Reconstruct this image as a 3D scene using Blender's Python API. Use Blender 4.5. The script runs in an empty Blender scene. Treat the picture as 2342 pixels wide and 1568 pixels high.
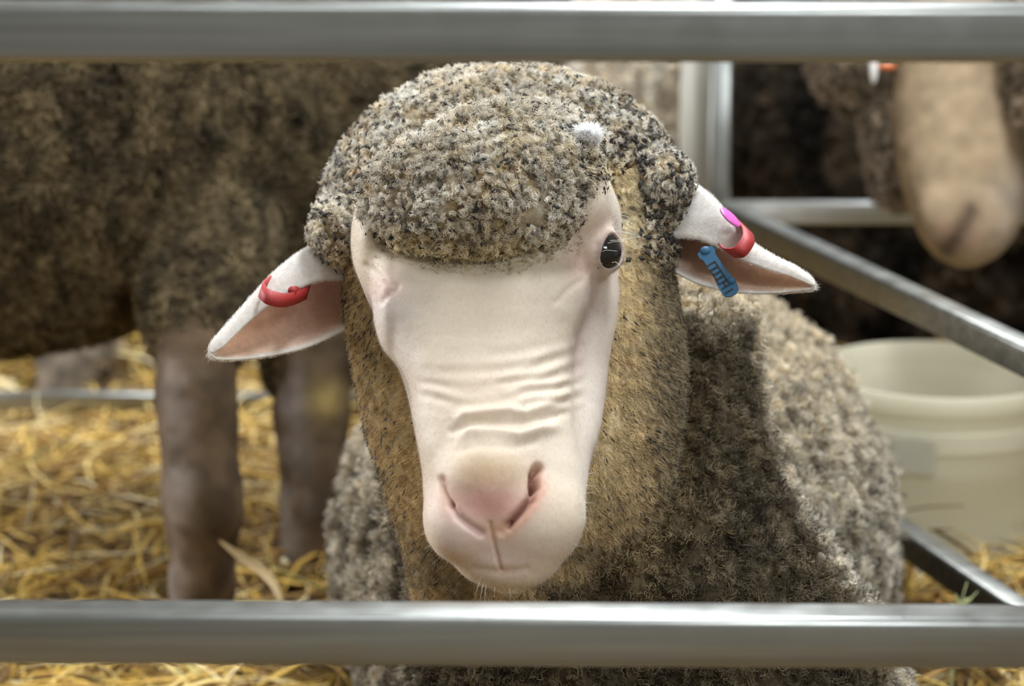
import bpy, math, random
import numpy as np
from mathutils import Vector, Matrix

random.seed(7)
rng = np.random.default_rng(11)
SC = bpy.context.scene
COL = SC.collection

# ------------------------------------------------------------------ camera
PITCH = math.radians(13.5)
CAMH = 0.83
FPX = 5400.0                                    # focal length in pixels of the 2342 wide frame
cp, sp = math.cos(PITCH), math.sin(PITCH)
CAM_O = np.array([0.0, 0.0, CAMH])
CR = np.array([1.0, 0.0, 0.0])
CU = np.array([0.0, sp, cp])
CF = np.array([0.0, cp, -sp])
cd_ = bpy.data.cameras.new('camera')
cam_o = bpy.data.objects.new('camera', cd_)
COL.objects.link(cam_o)
cam_o.location = CAM_O
cam_o.rotation_euler = (math.pi / 2 - PITCH, 0, 0)
cd_.sensor_width = 36.0
cd_.lens = 36.0 * FPX / 2342.0
cd_.clip_start = 0.05
cd_.dof.use_dof = True
cd_.dof.focus_distance = 1.60
cd_.dof.aperture_fstop = 5.0
SC.camera = cam_o

# ------------------------------------------------------------------ view, world, lamps
vs = SC.view_settings
vs.view_transform = 'Standard'
vs.look = 'None'
vs.gamma = 1.0
vs.use_curve_mapping = False
vs.exposure = 0.0
cy = SC.cycles
cy.max_bounces = 5
cy.diffuse_bounces = 3
cy.glossy_bounces = 3
cy.transmission_bounces = 2
cy.transparent_max_bounces = 4
cy.caustics_reflective = False
cy.caustics_refractive = False
cy.sample_clamp_indirect = 4.0

wd = bpy.data.worlds.new('barn_air')
SC.world = wd
wd.use_nodes = True
bg = wd.node_tree.nodes['Background']
bg.inputs['Color'].default_value = (1.0, 0.975, 0.89, 1)
bg.inputs['Strength'].default_value = 0.31


def lamp(name, loc, target, size, energy, color):
    l = bpy.data.lights.new(name, 'AREA')
    l.shape = 'RECTANGLE'
    l.size, l.size_y = size
    l.energy = energy
    l.color = color
    o = bpy.data.objects.new(name, l)
    COL.objects.link(o)
    o.location = loc
    o.rotation_euler = (Vector(target) - Vector(loc)).to_track_quat('-Z', 'Y').to_euler()
    return o


COOL = (0.90, 0.955, 1.0)
lamp('barn_lamp', (0.55, 1.75, 3.0), (0.1, 1.75, 0.4), (1.5, 0.4), 76, COOL)
lamp('barn_lamp', (-0.6, 0.9, 3.0), (0.0, 1.7, 0.4), (1.4, 0.4), 14, COOL)
lamp('barn_lamp', (0.45, 6.6, 4.4), (0.1, 1.6, 0.4), (1.6, 0.5), 150, COOL)
lamp('barn_lamp', (0.85, 3.7, 3.1), (0.45, 2.6, 0.2), (1.5, 0.4), 110, COOL)  # extra lamp aimed at the bucket, added to brighten it
lamp('bucket_fill', (1.9, -1.4, 2.7), (0.35, 2.3, 0.2), (1.2, 0.8), 75, COOL)  # unseen fill behind the camera, added to brighten the bucket front
lamp('left_light', (-2.15, 2.5, 0.95), (-0.3, 2.35, 0.15), (1.3, 1.1), 70, (0.97, 0.98, 1.0))  # low light from the left, its source unseen


# ------------------------------------------------------------------ coordinates
def cam(px, py, d):
    return np.array([(px - 1171.0) / FPX * d, -(py - 784.0) / FPX * d, d])


def to_world(c):
    c = np.asarray(c, dtype=np.float64)
    return CAM_O + c[..., 0:1] * CR + c[..., 1:2] * CU + c[..., 2:3] * CF


def W(px, py, d):
    return to_world(cam(px, py, d))


def at_z(px, py, z):
    k = sp + (py - 784.0) / FPX * cp
    return W(px, py, (CAMH - z) / k)


def project(c):
    """camera coordinates -> pixel coordinates"""
    return 1171.0 + c[:, 0] / c[:, 2] * FPX, 784.0 - c[:, 1] / c[:, 2] * FPX


def to_cam(w):
    r = w - CAM_O
    return np.stack([r @ CR, r @ CU, r @ CF], axis=-1)


# ------------------------------------------------------------------ numpy noise
def _hash(ix, iy, iz, seed):
    h = (ix.astype(np.uint32) * np.uint32(374761393) + iy.astype(np.uint32) * np.uint32(668265263)
         + iz.astype(np.uint32) * np.uint32(2147483647 - 5) + np.uint32((seed * 974711) & 0xffffffff))
    h = (h ^ (h >> np.uint32(13))) * np.uint32(1274126177)
    h = (h ^ (h >> np.uint32(15))) * np.uint32(2246822519)
    return h ^ (h >> np.uint32(16))


def vnoise(p, seed=0):
    """value noise in [-1, 1]"""
    i = np.floor(p).astype(np.int64)
    f = p - i
    u = f * f * f * (f * (f * 6 - 15) + 10)
    out = 0
    for dx in (0, 1):
        wx = u[:, 0] if dx else 1 - u[:, 0]
        for dy in (0, 1):
            wy = u[:, 1] if dy else 1 - u[:, 1]
            for dz in (0, 1):
                wz = u[:, 2] if dz else 1 - u[:, 2]
                h = _hash(i[:, 0] + dx + 5000, i[:, 1] + dy + 5000, i[:, 2] + dz + 5000, seed)
                out = out + wx * wy * wz * (h.astype(np.float64) / 4294967295.0)
    return out * 2 - 1


def fbm(p, octaves=3, seed=0):
    a, s, o = 1.0, 0.0, 0.0
    for k in range(octaves):
        o = o + a * vnoise(p * (2.03 ** k) + 17.3 * k, seed + k)
        s += a
        a *= 0.5
    return o / s


def worley(p, seed=0):
    """distance to the nearest feature point"""
    i = np.floor(p).astype(np.int64)
    f = p - i
    best = np.full(len(p), 9.0)
    for dx in (-1, 0, 1):
        for dy in (-1, 0, 1):
            for dz in (-1, 0, 1):
                a = [i[:, k] + (dx, dy, dz)[k] + 5000 for k in range(3)]
                v = np.stack([_hash(a[0], a[1], a[2], seed + 101 * k).astype(np.float64) / 4294967295.0 for k in range(3)], -1)
                d = ((v + np.array([dx, dy, dz]) - f) ** 2).sum(1)
                best = np.minimum(best, d)
    return np.sqrt(best)


def sstep(a, b, x):
    t = np.clip((x - a) / (b - a), 0, 1)
    return t * t * (3 - 2 * t)


# ------------------------------------------------------------------ implicit surfaces
def smin(a, b, k):
    h = np.clip(0.5 + 0.5 * (b - a) / k, 0, 1)
    return b * (1 - h) + a * h - k * h * (1 - h)


def smax(a, b, k):
    return -smin(-a, -b, k)


class Grid:
    def __init__(self, lo, hi, h):
        self.h = h
        self.lo = np.array(lo, dtype=np.float32)
        n = [int(math.ceil((hi[k] - lo[k]) / h)) + 1 for k in range(3)]
        self.ax = [(lo[k] + h * np.arange(n[k])).astype(np.float32) for k in range(3)]
        self.X = self.ax[0][:, None, None]
        self.Y = self.ax[1][None, :, None]
        self.Z = self.ax[2][None, None, :]
        self.f = np.full(n, 1.0, dtype=np.float32)

    def add(self, g, k=0.0):
        g = g.astype(np.float32)
        self.f = np.minimum(self.f, g) if k <= 0 else smin(self.f, g, np.float32(k)).astype(np.float32)

    def ellipsoid(self, c, r, axes=None):
        x, y, z = self.X - c[0], self.Y - c[1], self.Z - c[2]
        if axes is not None:
            x, y, z = [x * a[0] + y * a[1] + z * a[2] for a in np.asarray(axes, dtype=np.float32)]
        k0 = np.sqrt((x / r[0]) ** 2 + (y / r[1]) ** 2 + (z / r[2]) ** 2)
        k1 = np.sqrt((x / r[0] ** 2) ** 2 + (y / r[1] ** 2) ** 2 + (z / r[2] ** 2) ** 2)
        return k0 * (k0 - 1) / np.maximum(k1, 1e-6)

    def capsule(self, a, b, ra, rb):
        a, b = np.asarray(a, dtype=np.float32), np.asarray(b, dtype=np.float32)
        ba = b - a
        x, y, z = self.X - a[0], self.Y - a[1], self.Z - a[2]
        t = np.clip((x * ba[0] + y * ba[1] + z * ba[2]) / float(ba @ ba), 0, 1)
        d = np.sqrt((x - t * ba[0]) ** 2 + (y - t * ba[1]) ** 2 + (z - t * ba[2]) ** 2)
        return d - (ra + (rb - ra) * t)

    def chain(self, pts, k=0.01):
        """pts: (cam point, radius) list"""
        out = None
        for (a, ra), (b, rb) in zip(pts[:-1], pts[1:]):
            g = self.capsule(a, b, ra, rb)
            out = g if out is None else smin(out, g, k)
        return out

    def sweep(self, keys, n=2.4):
        """keys: (py, left px, right px, front depth, half depth); a tube running down the picture, with a true depth"""
        rows = []
        for (py, L, R, df, b) in keys:
            dc = df + b
            dm = df + 0.35 * b
            rows.append((-(py - 784.0) / FPX * dm, ((L + R) / 2 - 1171.0) / FPX * dc, (R - L) / 2 / FPX * dc, dc, b))
        rows = np.array(sorted(rows))
        ys = self.ax[1].astype(np.float64)
        v = [smooth_interp(ys, rows[:, 0], rows[:, k])[None, :, None].astype(np.float32) for k in range(1, 5)]
        cx, a, dc, b = v
        a = np.maximum(a, 0.001)
        b = np.maximum(b, 0.001)
        g = (np.abs((self.X - cx) / a) ** n + np.abs((self.Z - dc) / b) ** n) ** (1.0 / n)
        g = (g - 1) * np.minimum(a, b)
        top, bot = rows[-1, 0], rows[0, 0]
        g = np.maximum(g, np.maximum(self.Y - top, bot - self.Y))
        return g

    def mesh(self):
        f = self.f
        h = self.h
        ins = f < 0
        cnt = np.zeros(tuple(s - 1 for s in f.shape), dtype=np.int8)
        for dx in (0, 1):
            for dy in (0, 1):
                for dz in (0, 1):
                    cnt += ins[dx:f.shape[0] - 1 + dx, dy:f.shape[1] - 1 + dy, dz:f.shape[2] - 1 + dz]
        act = (cnt > 0) & (cnt < 8)
        I = np.argwhere(act)
        idx = np.full(act.shape, -1, dtype=np.int32)
        idx[act] = np.arange(len(I), dtype=np.int32)
        corners = [(a, b, c) for a in (0, 1) for b in (0, 1) for c in (0, 1)]
        val = {c: f[I[:, 0] + c[0], I[:, 1] + c[1], I[:, 2] + c[2]].astype(np.float64) for c in corners}
        pos = np.zeros((len(I), 3))
        num = np.zeros(len(I))
        for c in corners:
            for k in range(3):
                if c[k] == 0:
                    e = list(c)
                    e[k] = 1
                    e = tuple(e)
                    a, b = val[c], val[e]
                    m = (a < 0) != (b < 0)
                    t = np.where(m, a / np.where(m, a - b, 1), 0)
                    p = np.zeros((len(I), 3)) + np.array(c)
                    p[:, k] += t
                    pos[m] += p[m]
                    num[m] += 1
        pos = self.lo + h * (I + pos / num[:, None])
        quads = []
        for k in range(3):
            a_, b_ = (k + 1) % 3, (k + 2) % 3
            sl0 = [slice(None)] * 3
            sl1 = [slice(None)] * 3
            sl0[k] = slice(0, -1)
            sl1[k] = slice(1, None)
            s0, s1 = ins[tuple(sl0)], ins[tuple(sl1)]
            E = np.argwhere(s0 != s1)
            ok = (E[:, a_] > 0) & (E[:, b_] > 0) & (E[:, a_] < f.shape[a_] - 1) & (E[:, b_] < f.shape[b_] - 1)
            E = E[ok]
            fl = s0[tuple(E.T)]
            q = []
            for (da, db) in ((1, 1), (0, 1), (0, 0), (1, 0)):
                e = E.copy()
                e[:, a_] -= da
                e[:, b_] -= db
                q.append(idx[tuple(e.T)])
            q = np.stack(q, -1)
            q[~fl] = q[~fl][:, ::-1]
            quads.append(q)
        q = np.concatenate(quads)
        q = q[(q >= 0).all(1)]
        return pos, q


def smooth_interp(x, xs, ys):
    """monotone-ish cubic (Catmull-Rom with clamped slopes) through the keys"""
    m = np.gradient(ys, xs)
    i = np.clip(np.searchsorted(xs, x) - 1, 0, len(xs) - 2)
    h = xs[i + 1] - xs[i]
    t = np.clip((x - xs[i]) / h, 0, 1)
    t2, t3 = t * t, t * t * t
    return ((2 * t3 - 3 * t2 + 1) * ys[i] + (t3 - 2 * t2 + t) * h * m[i]
            + (-2 * t3 + 3 * t2) * ys[i + 1] + (t3 - t2) * h * m[i + 1])


def vnormals(v, q):
    n = np.cross(v[q[:, 2]] - v[q[:, 0]], v[q[:, 3]] - v[q[:, 1]])
    out = np.zeros_like(v)
    for k in range(4):
        for a in range(3):
            out[:, a] += np.bincount(q[:, k], weights=n[:, a], minlength=len(v))
    return out / np.maximum(np.linalg.norm(out, axis=1, keepdims=True), 1e-12)


def relax(v, q, times=1):
    """move each vertex to the mean of its neighbours"""
    for _ in range(times):
        s = np.zeros_like(v)
        c = np.zeros(len(v))
        for k in range(4):
            a, b = q[:, k], q[:, (k + 1) % 4]
            for ax in range(3):
                s[:, ax] += np.bincount(a, weights=v[b, ax], minlength=len(v)) + np.bincount(b, weights=v[a, ax], minlength=len(v))
            c += np.bincount(a, minlength=len(v)) + np.bincount(b, minlength=len(v))
        v = 0.5 * v + 0.5 * s / np.maximum(c, 1)[:, None]
    return v


def sample(v, q, n, weight=None):
    """random points on a quad mesh: positions, face ids"""
    a = np.linalg.norm(np.cross(v[q[:, 2]] - v[q[:, 0]], v[q[:, 3]] - v[q[:, 1]]), axis=1)
    if weight is not None:
        a = a * weight
    c = np.cumsum(a)
    fi = np.clip(np.searchsorted(c, rng.random(n) * c[-1]), 0, len(q) - 1)
    u, w = rng.random((n, 1)), rng.random((n, 1))
    A, B, Cc, D = [v[q[fi, k]] for k in range(4)]
    return (A * (1 - u) + B * u) * (1 - w) + (D * (1 - u) + Cc * u) * w, fi


# ------------------------------------------------------------------ objects
def tag(o, label=None, cat=None, group=None, kind=None):
    if label: o['label'] = label
    if cat: o['category'] = cat
    if group: o['group'] = group
    if kind: o['kind'] = kind
    return o


def empty(name, loc=(0, 0, 0)):
    o = bpy.data.objects.new(name, None)
    COL.objects.link(o)
    o.location = loc
    o.empty_display_size = 0.05
    return o


def mesh_obj(name, v, faces, mat, parent=None, smooth=True, col=None):
    me = bpy.data.meshes.new(name)
    v = np.asarray(v, dtype=np.float32)
    if isinstance(faces, np.ndarray):
        n, k = faces.shape
        me.vertices.add(len(v))
        me.vertices.foreach_set('co', v.ravel())
        me.loops.add(n * k)
        me.loops.foreach_set('vertex_index', faces.astype(np.int32).ravel())
        me.polygons.add(n)
        me.polygons.foreach_set('loop_start', np.arange(0, n * k, k, dtype=np.int32))
        me.update(calc_edges=True)
        me.validate()
    else:
        me.from_pydata([tuple(map(float, p)) for p in v], [], faces)
        me.update()
    if smooth:
        me.polygons.foreach_set('use_smooth', np.ones(len(me.polygons), dtype=bool))
    if col is not None:
        at = me.attributes.new('col', 'FLOAT_COLOR', 'POINT')
        c4 = np.ones((len(v), 4), dtype=np.float32)
        c4[:, :3] = col
        at.data.foreach_set('color', c4.ravel())
    me.materials.append(mat)
    o = bpy.data.objects.new(name, me)
    COL.objects.link(o)
    if parent is not None:
        o.parent = parent
        o.matrix_parent_inverse = Matrix.Translation(-Vector(world_loc(parent)))
    return o


def world_loc(o):
    p = Vector((0, 0, 0))
    while o is not None:
        p = p + o.location
        if o.parent is not None:
            p = p + o.matrix_parent_inverse.translation
        o = o.parent
    return p


def hair_obj(name, pts, rad, col, mat, parent=None):
    """pts (N,K,3) world, rad (N,K), col (N,K,3)"""
    n, k = pts.shape[:2]
    h = bpy.data.hair_curves.new(name)
    h.add_curves([k] * n)
    h.attributes['position'].data.foreach_set('vector', np.ascontiguousarray(pts, dtype=np.float32).ravel())
    if 'radius' not in h.attributes:
        h.attributes.new('radius', 'FLOAT', 'POINT')
    h.attributes['radius'].data.foreach_set('value', np.ascontiguousarray(rad, dtype=np.float32).ravel())
    at = h.attributes.new('col', 'FLOAT_COLOR', 'POINT')
    c4 = np.ones((n, k, 4), dtype=np.float32)
    c4[..., :3] = col
    at.data.foreach_set('color', c4.ravel())
    h.materials.append(mat)
    o = bpy.data.objects.new(name, h)
    COL.objects.link(o)
    if parent is not None:
        o.parent = parent
        o.matrix_parent_inverse = Matrix.Translation(-Vector(world_loc(parent)))
    return o


def unit(v):
    return v / np.maximum(np.linalg.norm(v, axis=-1, keepdims=True), 1e-9)


def curls(P, N, m, L, K=7, spread=0.0012, curl=0.0011, turns=(1.2, 2.6), lean=0.5, droop=0.0, comb=None, comb_w=0.0):
    """tufts of curled fibres. P,N (n,3). returns (n*m,K,3) and tuft index"""
    n = len(P)
    L = np.broadcast_to(L, (n,))
    r = unit(rng.normal(size=(n, 3)))
    dirn = N + lean * r
    if comb is not None:
        dirn = dirn + comb_w * comb
    dirn = unit(dirn)
    t1 = unit(np.cross(dirn, rng.normal(size=(n, 3))))
    t2 = np.cross(dirn, t1)
    ph = rng.random(n) * 6.28
    om = (turns[0] + (turns[1] - turns[0]) * rng.random(n)) * 6.28 * np.where(rng.random(n) < .5, -1, 1)
    cr = curl * (0.6 + 0.8 * rng.random(n))

    def rep(a):
        return np.repeat(a, m, axis=0)
    Pm, Nm, dm, t1m, t2m = rep(P), rep(N), rep(dirn), rep(t1), rep(t2)
    phm = rep(ph) + rng.normal(size=n * m) * 0.35
    omm = rep(om) * (1 + rng.normal(size=n * m) * 0.08)
    crm = rep(cr) * (0.8 + 0.4 * rng.random(n * m))
    Lm = rep(L) * (0.7 + 0.5 * rng.random(n * m))
    off = rng.normal(size=(n * m, 2)) * spread
    base = Pm + t1m * off[:, :1] + t2m * off[:, 1:]
    s = np.linspace(0, 1, K)[None, :, None]
    ang = phm[:, None, None] + omm[:, None, None] * s
    rad = crm[:, None, None] * np.minimum(1, s * 2.2)
    pts = (base - 0.0008 * Nm)[:, None, :] + dm[:, None, :] * Lm[:, None, None] * s
    pts = pts + rad * (np.cos(ang) * t1m[:, None, :] + np.sin(ang) * t2m[:, None, :])
    if droop:
        pts[..., 2] -= (droop * s[..., 0] ** 2)
    return pts, np.repeat(np.arange(n), m)


def spline(pts, n):
    """Catmull-Rom through pts (k, dim) -> (n, dim)"""
    pts = np.asarray(pts, dtype=float)
    k = len(pts)
    d = np.r_[0, np.cumsum(np.linalg.norm(np.diff(pts, axis=0), axis=1) + 1e-9)]
    t = np.linspace(0, d[-1], n)
    return np.stack([smooth_interp(t, d, pts[:, j]) for j in range(pts.shape[1])], -1) if k > 2 else \
        np.stack([np.interp(t, d, pts[:, j]) for j in range(pts.shape[1])], -1)


def ribbon(path, width_vec, thick, n=40):
    """strap: path of points (m,3), one constant width vector, a thickness"""
    p = spline(path, n)
    t = unit(np.gradient(p, axis=0))
    w = np.asarray(width_vec)
    w = np.broadcast_to(w, p.shape)
    nn = unit(np.cross(t, w)) * thick / 2
    ring = np.stack([p - w / 2 - nn, p + w / 2 - nn, p + w / 2 + nn, p - w / 2 + nn], 1)
    v = ring.reshape(-1, 3)
    f = []
    for i in range(n - 1):
        for k in range(4):
            a, b = i * 4 + k, i * 4 + (k + 1) % 4
            f.append((a, b, b + 4, a + 4))
    f.append((3, 2, 1, 0))
    e = (n - 1) * 4
    f.append((e, e + 1, e + 2, e + 3))
    return v, f


def tube(path, rad, n=None, seg=10):
    p = spline(path, n or max(8, len(path) * 5))
    n = len(p)
    r = np.broadcast_to(np.interp(np.linspace(0, 1, n), np.linspace(0, 1, np.size(rad)), np.atleast_1d(rad)), (n,))
    t = unit(np.gradient(p, axis=0))
    up = np.array([0.13, 0.2, 0.97])
    a = unit(np.cross(t, up))
    b = np.cross(t, a)
    an = np.linspace(0, 2 * math.pi, seg, endpoint=False)
    ring = p[:, None, :] + r[:, None, None] * (np.cos(an)[None, :, None] * a[:, None, :] + np.sin(an)[None, :, None] * b[:, None, :])
    v = ring.reshape(-1, 3)
    f = []
    for i in range(n - 1):
        for k in range(seg):
            f.append((i * seg + k, i * seg + (k + 1) % seg, (i + 1) * seg + (k + 1) % seg, (i + 1) * seg + k))
    f.append(tuple(range(seg))[::-1])
    f.append(tuple((n - 1) * seg + k for k in range(seg)))
    return v, f


def lathe(profile, seg=72):
    """profile (r, z) -> verts, faces around Z"""
    v, f = [], []
    for (r, z) in profile:
        for k in range(seg):
            a = 2 * math.pi * k / seg
            v.append((r * math.cos(a), r * math.sin(a), z))
    for i in range(len(profile) - 1):
        for k in range(seg):
            f.append((i * seg + k, i * seg + (k + 1) % seg, (i + 1) * seg + (k + 1) % seg, (i + 1) * seg + k))
    f.append(tuple(range(seg))[::-1])
    f.append(tuple((len(profile) - 1) * seg + k for k in range(seg)))
    return np.array(v), f


def blob(c, r, axes=None, nu=28, nv=18):
    """ellipsoid mesh in world space; axes rows"""
    v, f = [], []
    A = np.eye(3) if axes is None else np.asarray(axes)
    for i in range(nv + 1):
        th = math.pi * i / nv
        for k in range(nu):
            ph = 2 * math.pi * k / nu
            q = np.array([math.sin(th) * math.cos(ph) * r[0], math.sin(th) * math.sin(ph) * r[1], math.cos(th) * r[2]])
            v.append(np.asarray(c) + q @ A)
    for i in range(nv):
        for k in range(nu):
            f.append((i * nu + k, (i + 1) * nu + k, (i + 1) * nu + (k + 1) % nu, i * nu + (k + 1) % nu))
    return np.array(v), f


def bar(a, b, s, s2=None, rnd=0.17, up=(0, 0, 1)):
    """square hollow-section steel bar with rounded corners from a to b"""
    a, b = np.asarray(a, float), np.asarray(b, float)
    t = unit(b - a)
    up = np.asarray(up, float)
    if abs(t @ up) > 0.9:
        up = np.array([0, 1.0, 0])
    x = unit(np.cross(t, up))
    y = np.cross(x, t)
    s2 = s2 or s
    r = min(s, s2) * rnd
    prof = []
    for (cx, cy_, a0) in ((s / 2 - r, s2 / 2 - r, 0), (-s / 2 + r, s2 / 2 - r, 90), (-s / 2 + r, -s2 / 2 + r, 180), (s / 2 - r, -s2 / 2 + r, 270)):
        for j in range(6):
            an = math.radians(a0 + 90 * j / 5)
            prof.append((cx + r * math.cos(an), cy_ + r * math.sin(an)))
    n = len(prof)
    v = [a + x * p[0] + y * p[1] for p in prof] + [b + x * p[0] + y * p[1] for p in prof]
    f = [(k, k + n, (k + 1) % n + n, (k + 1) % n) for k in range(n)]
    f.append(tuple(range(n)))
    f.append(tuple(range(n, 2 * n))[::-1])
    return np.array(v), f


# ------------------------------------------------------------------ materials
def mat(name, color=(0.5, 0.5, 0.5), rough=0.6, metal=0.0, spec=0.5):
    m = bpy.data.materials.new(name)
    m.use_nodes = True
    b = m.node_tree.nodes['Principled BSDF']
    b.inputs['Base Color'].default_value = (*color, 1)
    b.inputs['Roughness'].default_value = rough
    b.inputs['Metallic'].default_value = metal
    b.inputs['Specular IOR Level'].default_value = spec
    return m


def nodes(m):
    return m.node_tree.nodes, m.node_tree.links, m.node_tree.nodes['Principled BSDF']


def attr_mat(name, rough=0.8, spec=0.2, sss=0.0, mottle=0.0, mscale=300, bump=0.0, bscale=900, sheen=0.0):
    """colour from the mesh attribute, with fine procedural mottling"""
    m = mat(name, rough=rough, spec=spec)
    N, Lk, b = nodes(m)
    a = N.new('ShaderNodeAttribute')
    a.attribute_name = 'col'
    src = a.outputs['Color']
    if mottle > 0 or bump > 0:
        tc = N.new('ShaderNodeTexCoord')
    if mottle > 0:
        nz = N.new('ShaderNodeTexNoise')
        nz.inputs['Scale'].default_value = mscale
        nz.inputs['Detail'].default_value = 4
        Lk.new(tc.outputs['Object'], nz.inputs['Vector'])
        mr = N.new('ShaderNodeMapRange')
        mr.inputs['From Min'].default_value = 0.3
        mr.inputs['From Max'].default_value = 0.7
        mr.inputs['To Min'].default_value = 1 - mottle
        mr.inputs['To Max'].default_value = 1 + mottle * 0.6
        Lk.new(nz.outputs['Fac'], mr.inputs['Value'])
        mx = N.new('ShaderNodeVectorMath')
        mx.operation = 'SCALE'
        Lk.new(src, mx.inputs[0])
        Lk.new(mr.outputs['Result'], mx.inputs['Scale'])
        src = mx.outputs['Vector']
    Lk.new(src, b.inputs['Base Color'])
    if bump > 0:
        n2 = N.new('ShaderNodeTexNoise')
        n2.inputs['Scale'].default_value = bscale
        n2.inputs['Detail'].default_value = 3
        Lk.new(tc.outputs['Object'], n2.inputs['Vector'])
        bp = N.new('ShaderNodeBump')
        bp.inputs['Strength'].default_value = bump
        bp.inputs['Distance'].default_value = 0.001
        Lk.new(n2.outputs['Fac'], bp.inputs['Height'])
        Lk.new(bp.outputs['Normal'], b.inputs['Normal'])
    if sss > 0:
        b.inputs['Subsurface Weight'].default_value = sss
        b.inputs['Subsurface Radius'].default_value = (1.0, 0.45, 0.3)
        b.inputs['Subsurface Scale'].default_value = 0.006
    if sheen > 0:
        b.inputs['Sheen Weight'].default_value = sheen
        b.inputs['Sheen Roughness'].default_value = 0.4
    return m


def steel(name, base=(0.34, 0.345, 0.33), rough=0.32, axis_scale=(3, 120, 120)):
    m = mat(name, base, rough, 0.85)
    N, Lk, b = nodes(m)
    tc = N.new('ShaderNodeTexCoord')
    mp = N.new('ShaderNodeMapping')
    mp.inputs['Scale'].default_value = axis_scale
    nz = N.new('ShaderNodeTexNoise')
    nz.inputs['Scale'].default_value = 1.0
    nz.inputs['Detail'].default_value = 5
    Lk.new(tc.outputs['Object'], mp.inputs['Vector'])
    Lk.new(mp.outputs['Vector'], nz.inputs['Vector'])
    cr = N.new('ShaderNodeValToRGB')
    cr.color_ramp.elements[0].position = 0.3
    cr.color_ramp.elements[0].color = (base[0] * .68, base[1] * .68, base[2] * .66, 1)
    cr.color_ramp.elements[1].position = 0.7
    cr.color_ramp.elements[1].color = (base[0] * 1.15, base[1] * 1.15, base[2] * 1.15, 1)
    Lk.new(nz.outputs['Fac'], cr.inputs['Fac'])
    Lk.new(cr.outputs['Color'], b.inputs['Base Color'])
    n2 = N.new('ShaderNodeTexNoise')
    n2.inputs['Scale'].default_value = 40
    Lk.new(tc.outputs['Object'], n2.inputs['Vector'])
    mr = N.new('ShaderNodeMapRange')
    mr.inputs['To Min'].default_value = rough - .12
    mr.inputs['To Max'].default_value = rough + .14
    Lk.new(n2.outputs['Fac'], mr.inputs['Value'])
    Lk.new(mr.outputs['Result'], b.inputs['Roughness'])
    return m


M_STEEL = steel('galvanised_steel')
M_STEEL_V = steel('galvanised_upright', axis_scale=(120, 120, 3))
M_STEEL_D = steel('dark_galvanised', (0.24, 0.24, 0.225), 0.36)
M_STEEL_B = steel('dull_galvanised', (0.62, 0.62, 0.60), 0.45)
M_BOARD = steel('pale_galvanised', (0.66, 0.63, 0.56), 0.6, axis_scale=(90, 90, 3))
M_SKIN = attr_mat('white_face_skin', rough=0.55, spec=0.3, sss=0.12, mottle=0.05, mscale=420, bump=0.10, bscale=1300, sheen=0.15)
M_EAR = attr_mat('ear_skin', rough=0.6, spec=0.2, mottle=0.10, mscale=260, bump=0.10, bscale=1300, sheen=0.15)
N, Lk, b = nodes(M_EAR)
tl = N.new('ShaderNodeBsdfTranslucent')
Lk.new(b.inputs['Base Color'].links[0].from_socket, tl.inputs['Color'])
mxs = N.new('ShaderNodeMixShader')
mxs.inputs['Fac'].default_value = 0.38
Lk.new(b.outputs['BSDF'], mxs.inputs[1])
Lk.new(tl.outputs['BSDF'], mxs.inputs[2])
Lk.new(mxs.outputs['Shader'], N['Material Output'].inputs['Surface'])
M_WOOL = attr_mat('wool_base', rough=0.95, spec=0.05, mottle=0.28, mscale=420, bump=0.6, bscale=700)
M_HIDE = attr_mat('dirty_hide', rough=0.75, spec=0.12, mottle=0.2, mscale=45, bump=0.3, bscale=400)
M_HAIR = attr_mat('wool_fibre', rough=0.75, spec=0.15)
M_FUR = attr_mat('short_fur', rough=0.38, spec=0.45)
M_DARKBIT = attr_mat('dirty_tip', rough=0.7, spec=0.25)
M_EYE = mat('dark_eye', (0.012, 0.011, 0.010), 0.08, 0.0, 0.5)
M_RED = mat('red_plastic', (0.34, 0.024, 0.022), 0.6)
M_PINK = mat('magenta_plastic', (0.62, 0.12, 0.45), 0.28)
M_BLUE = mat('blue_plastic', (0.017, 0.095, 0.185), 0.55)
M_INK = mat('black_print', (0.015, 0.015, 0.015), 0.6)
M_ORANGE = mat('orange_plastic', (0.65, 0.16, 0.04), 0.45)

# ================================================================== THE SETTING
XF = 2.2


def plane_obj(name, co, m, kind='structure'):
    o = mesh_obj(name, co, [(0, 1, 2, 3)], m, None, False)
    o['kind'] = kind
    return o


M_FLOOR = mat('bedding_floor', (0.1, 0.07, 0.03), 0.95)
N, Lk, b = nodes(M_FLOOR)
tc = N.new('ShaderNodeTexCoord')
nz = N.new('ShaderNodeTexNoise')
nz.inputs['Scale'].default_value = 22
nz.inputs['Detail'].default_value = 8
Lk.new(tc.outputs['Object'], nz.inputs['Vector'])
cr = N.new('ShaderNodeValToRGB')
cr.color_ramp.elements[0].position = 0.35
cr.color_ramp.elements[0].color = (0.05, 0.030, 0.012, 1)
cr.color_ramp.elements[1].position = 0.7
cr.color_ramp.elements[1].color = (0.30, 0.19, 0.065, 1)
Lk.new(nz.outputs['Fac'], cr.inputs['Fac'])
Lk.new(cr.outputs['Color'], b.inputs['Base Color'])
plane_obj('floor', [(-XF, 0.3, 0), (XF, 0.3, 0), (XF, 4.6, 0), (-XF, 4.6, 0)], M_FLOOR)

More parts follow.
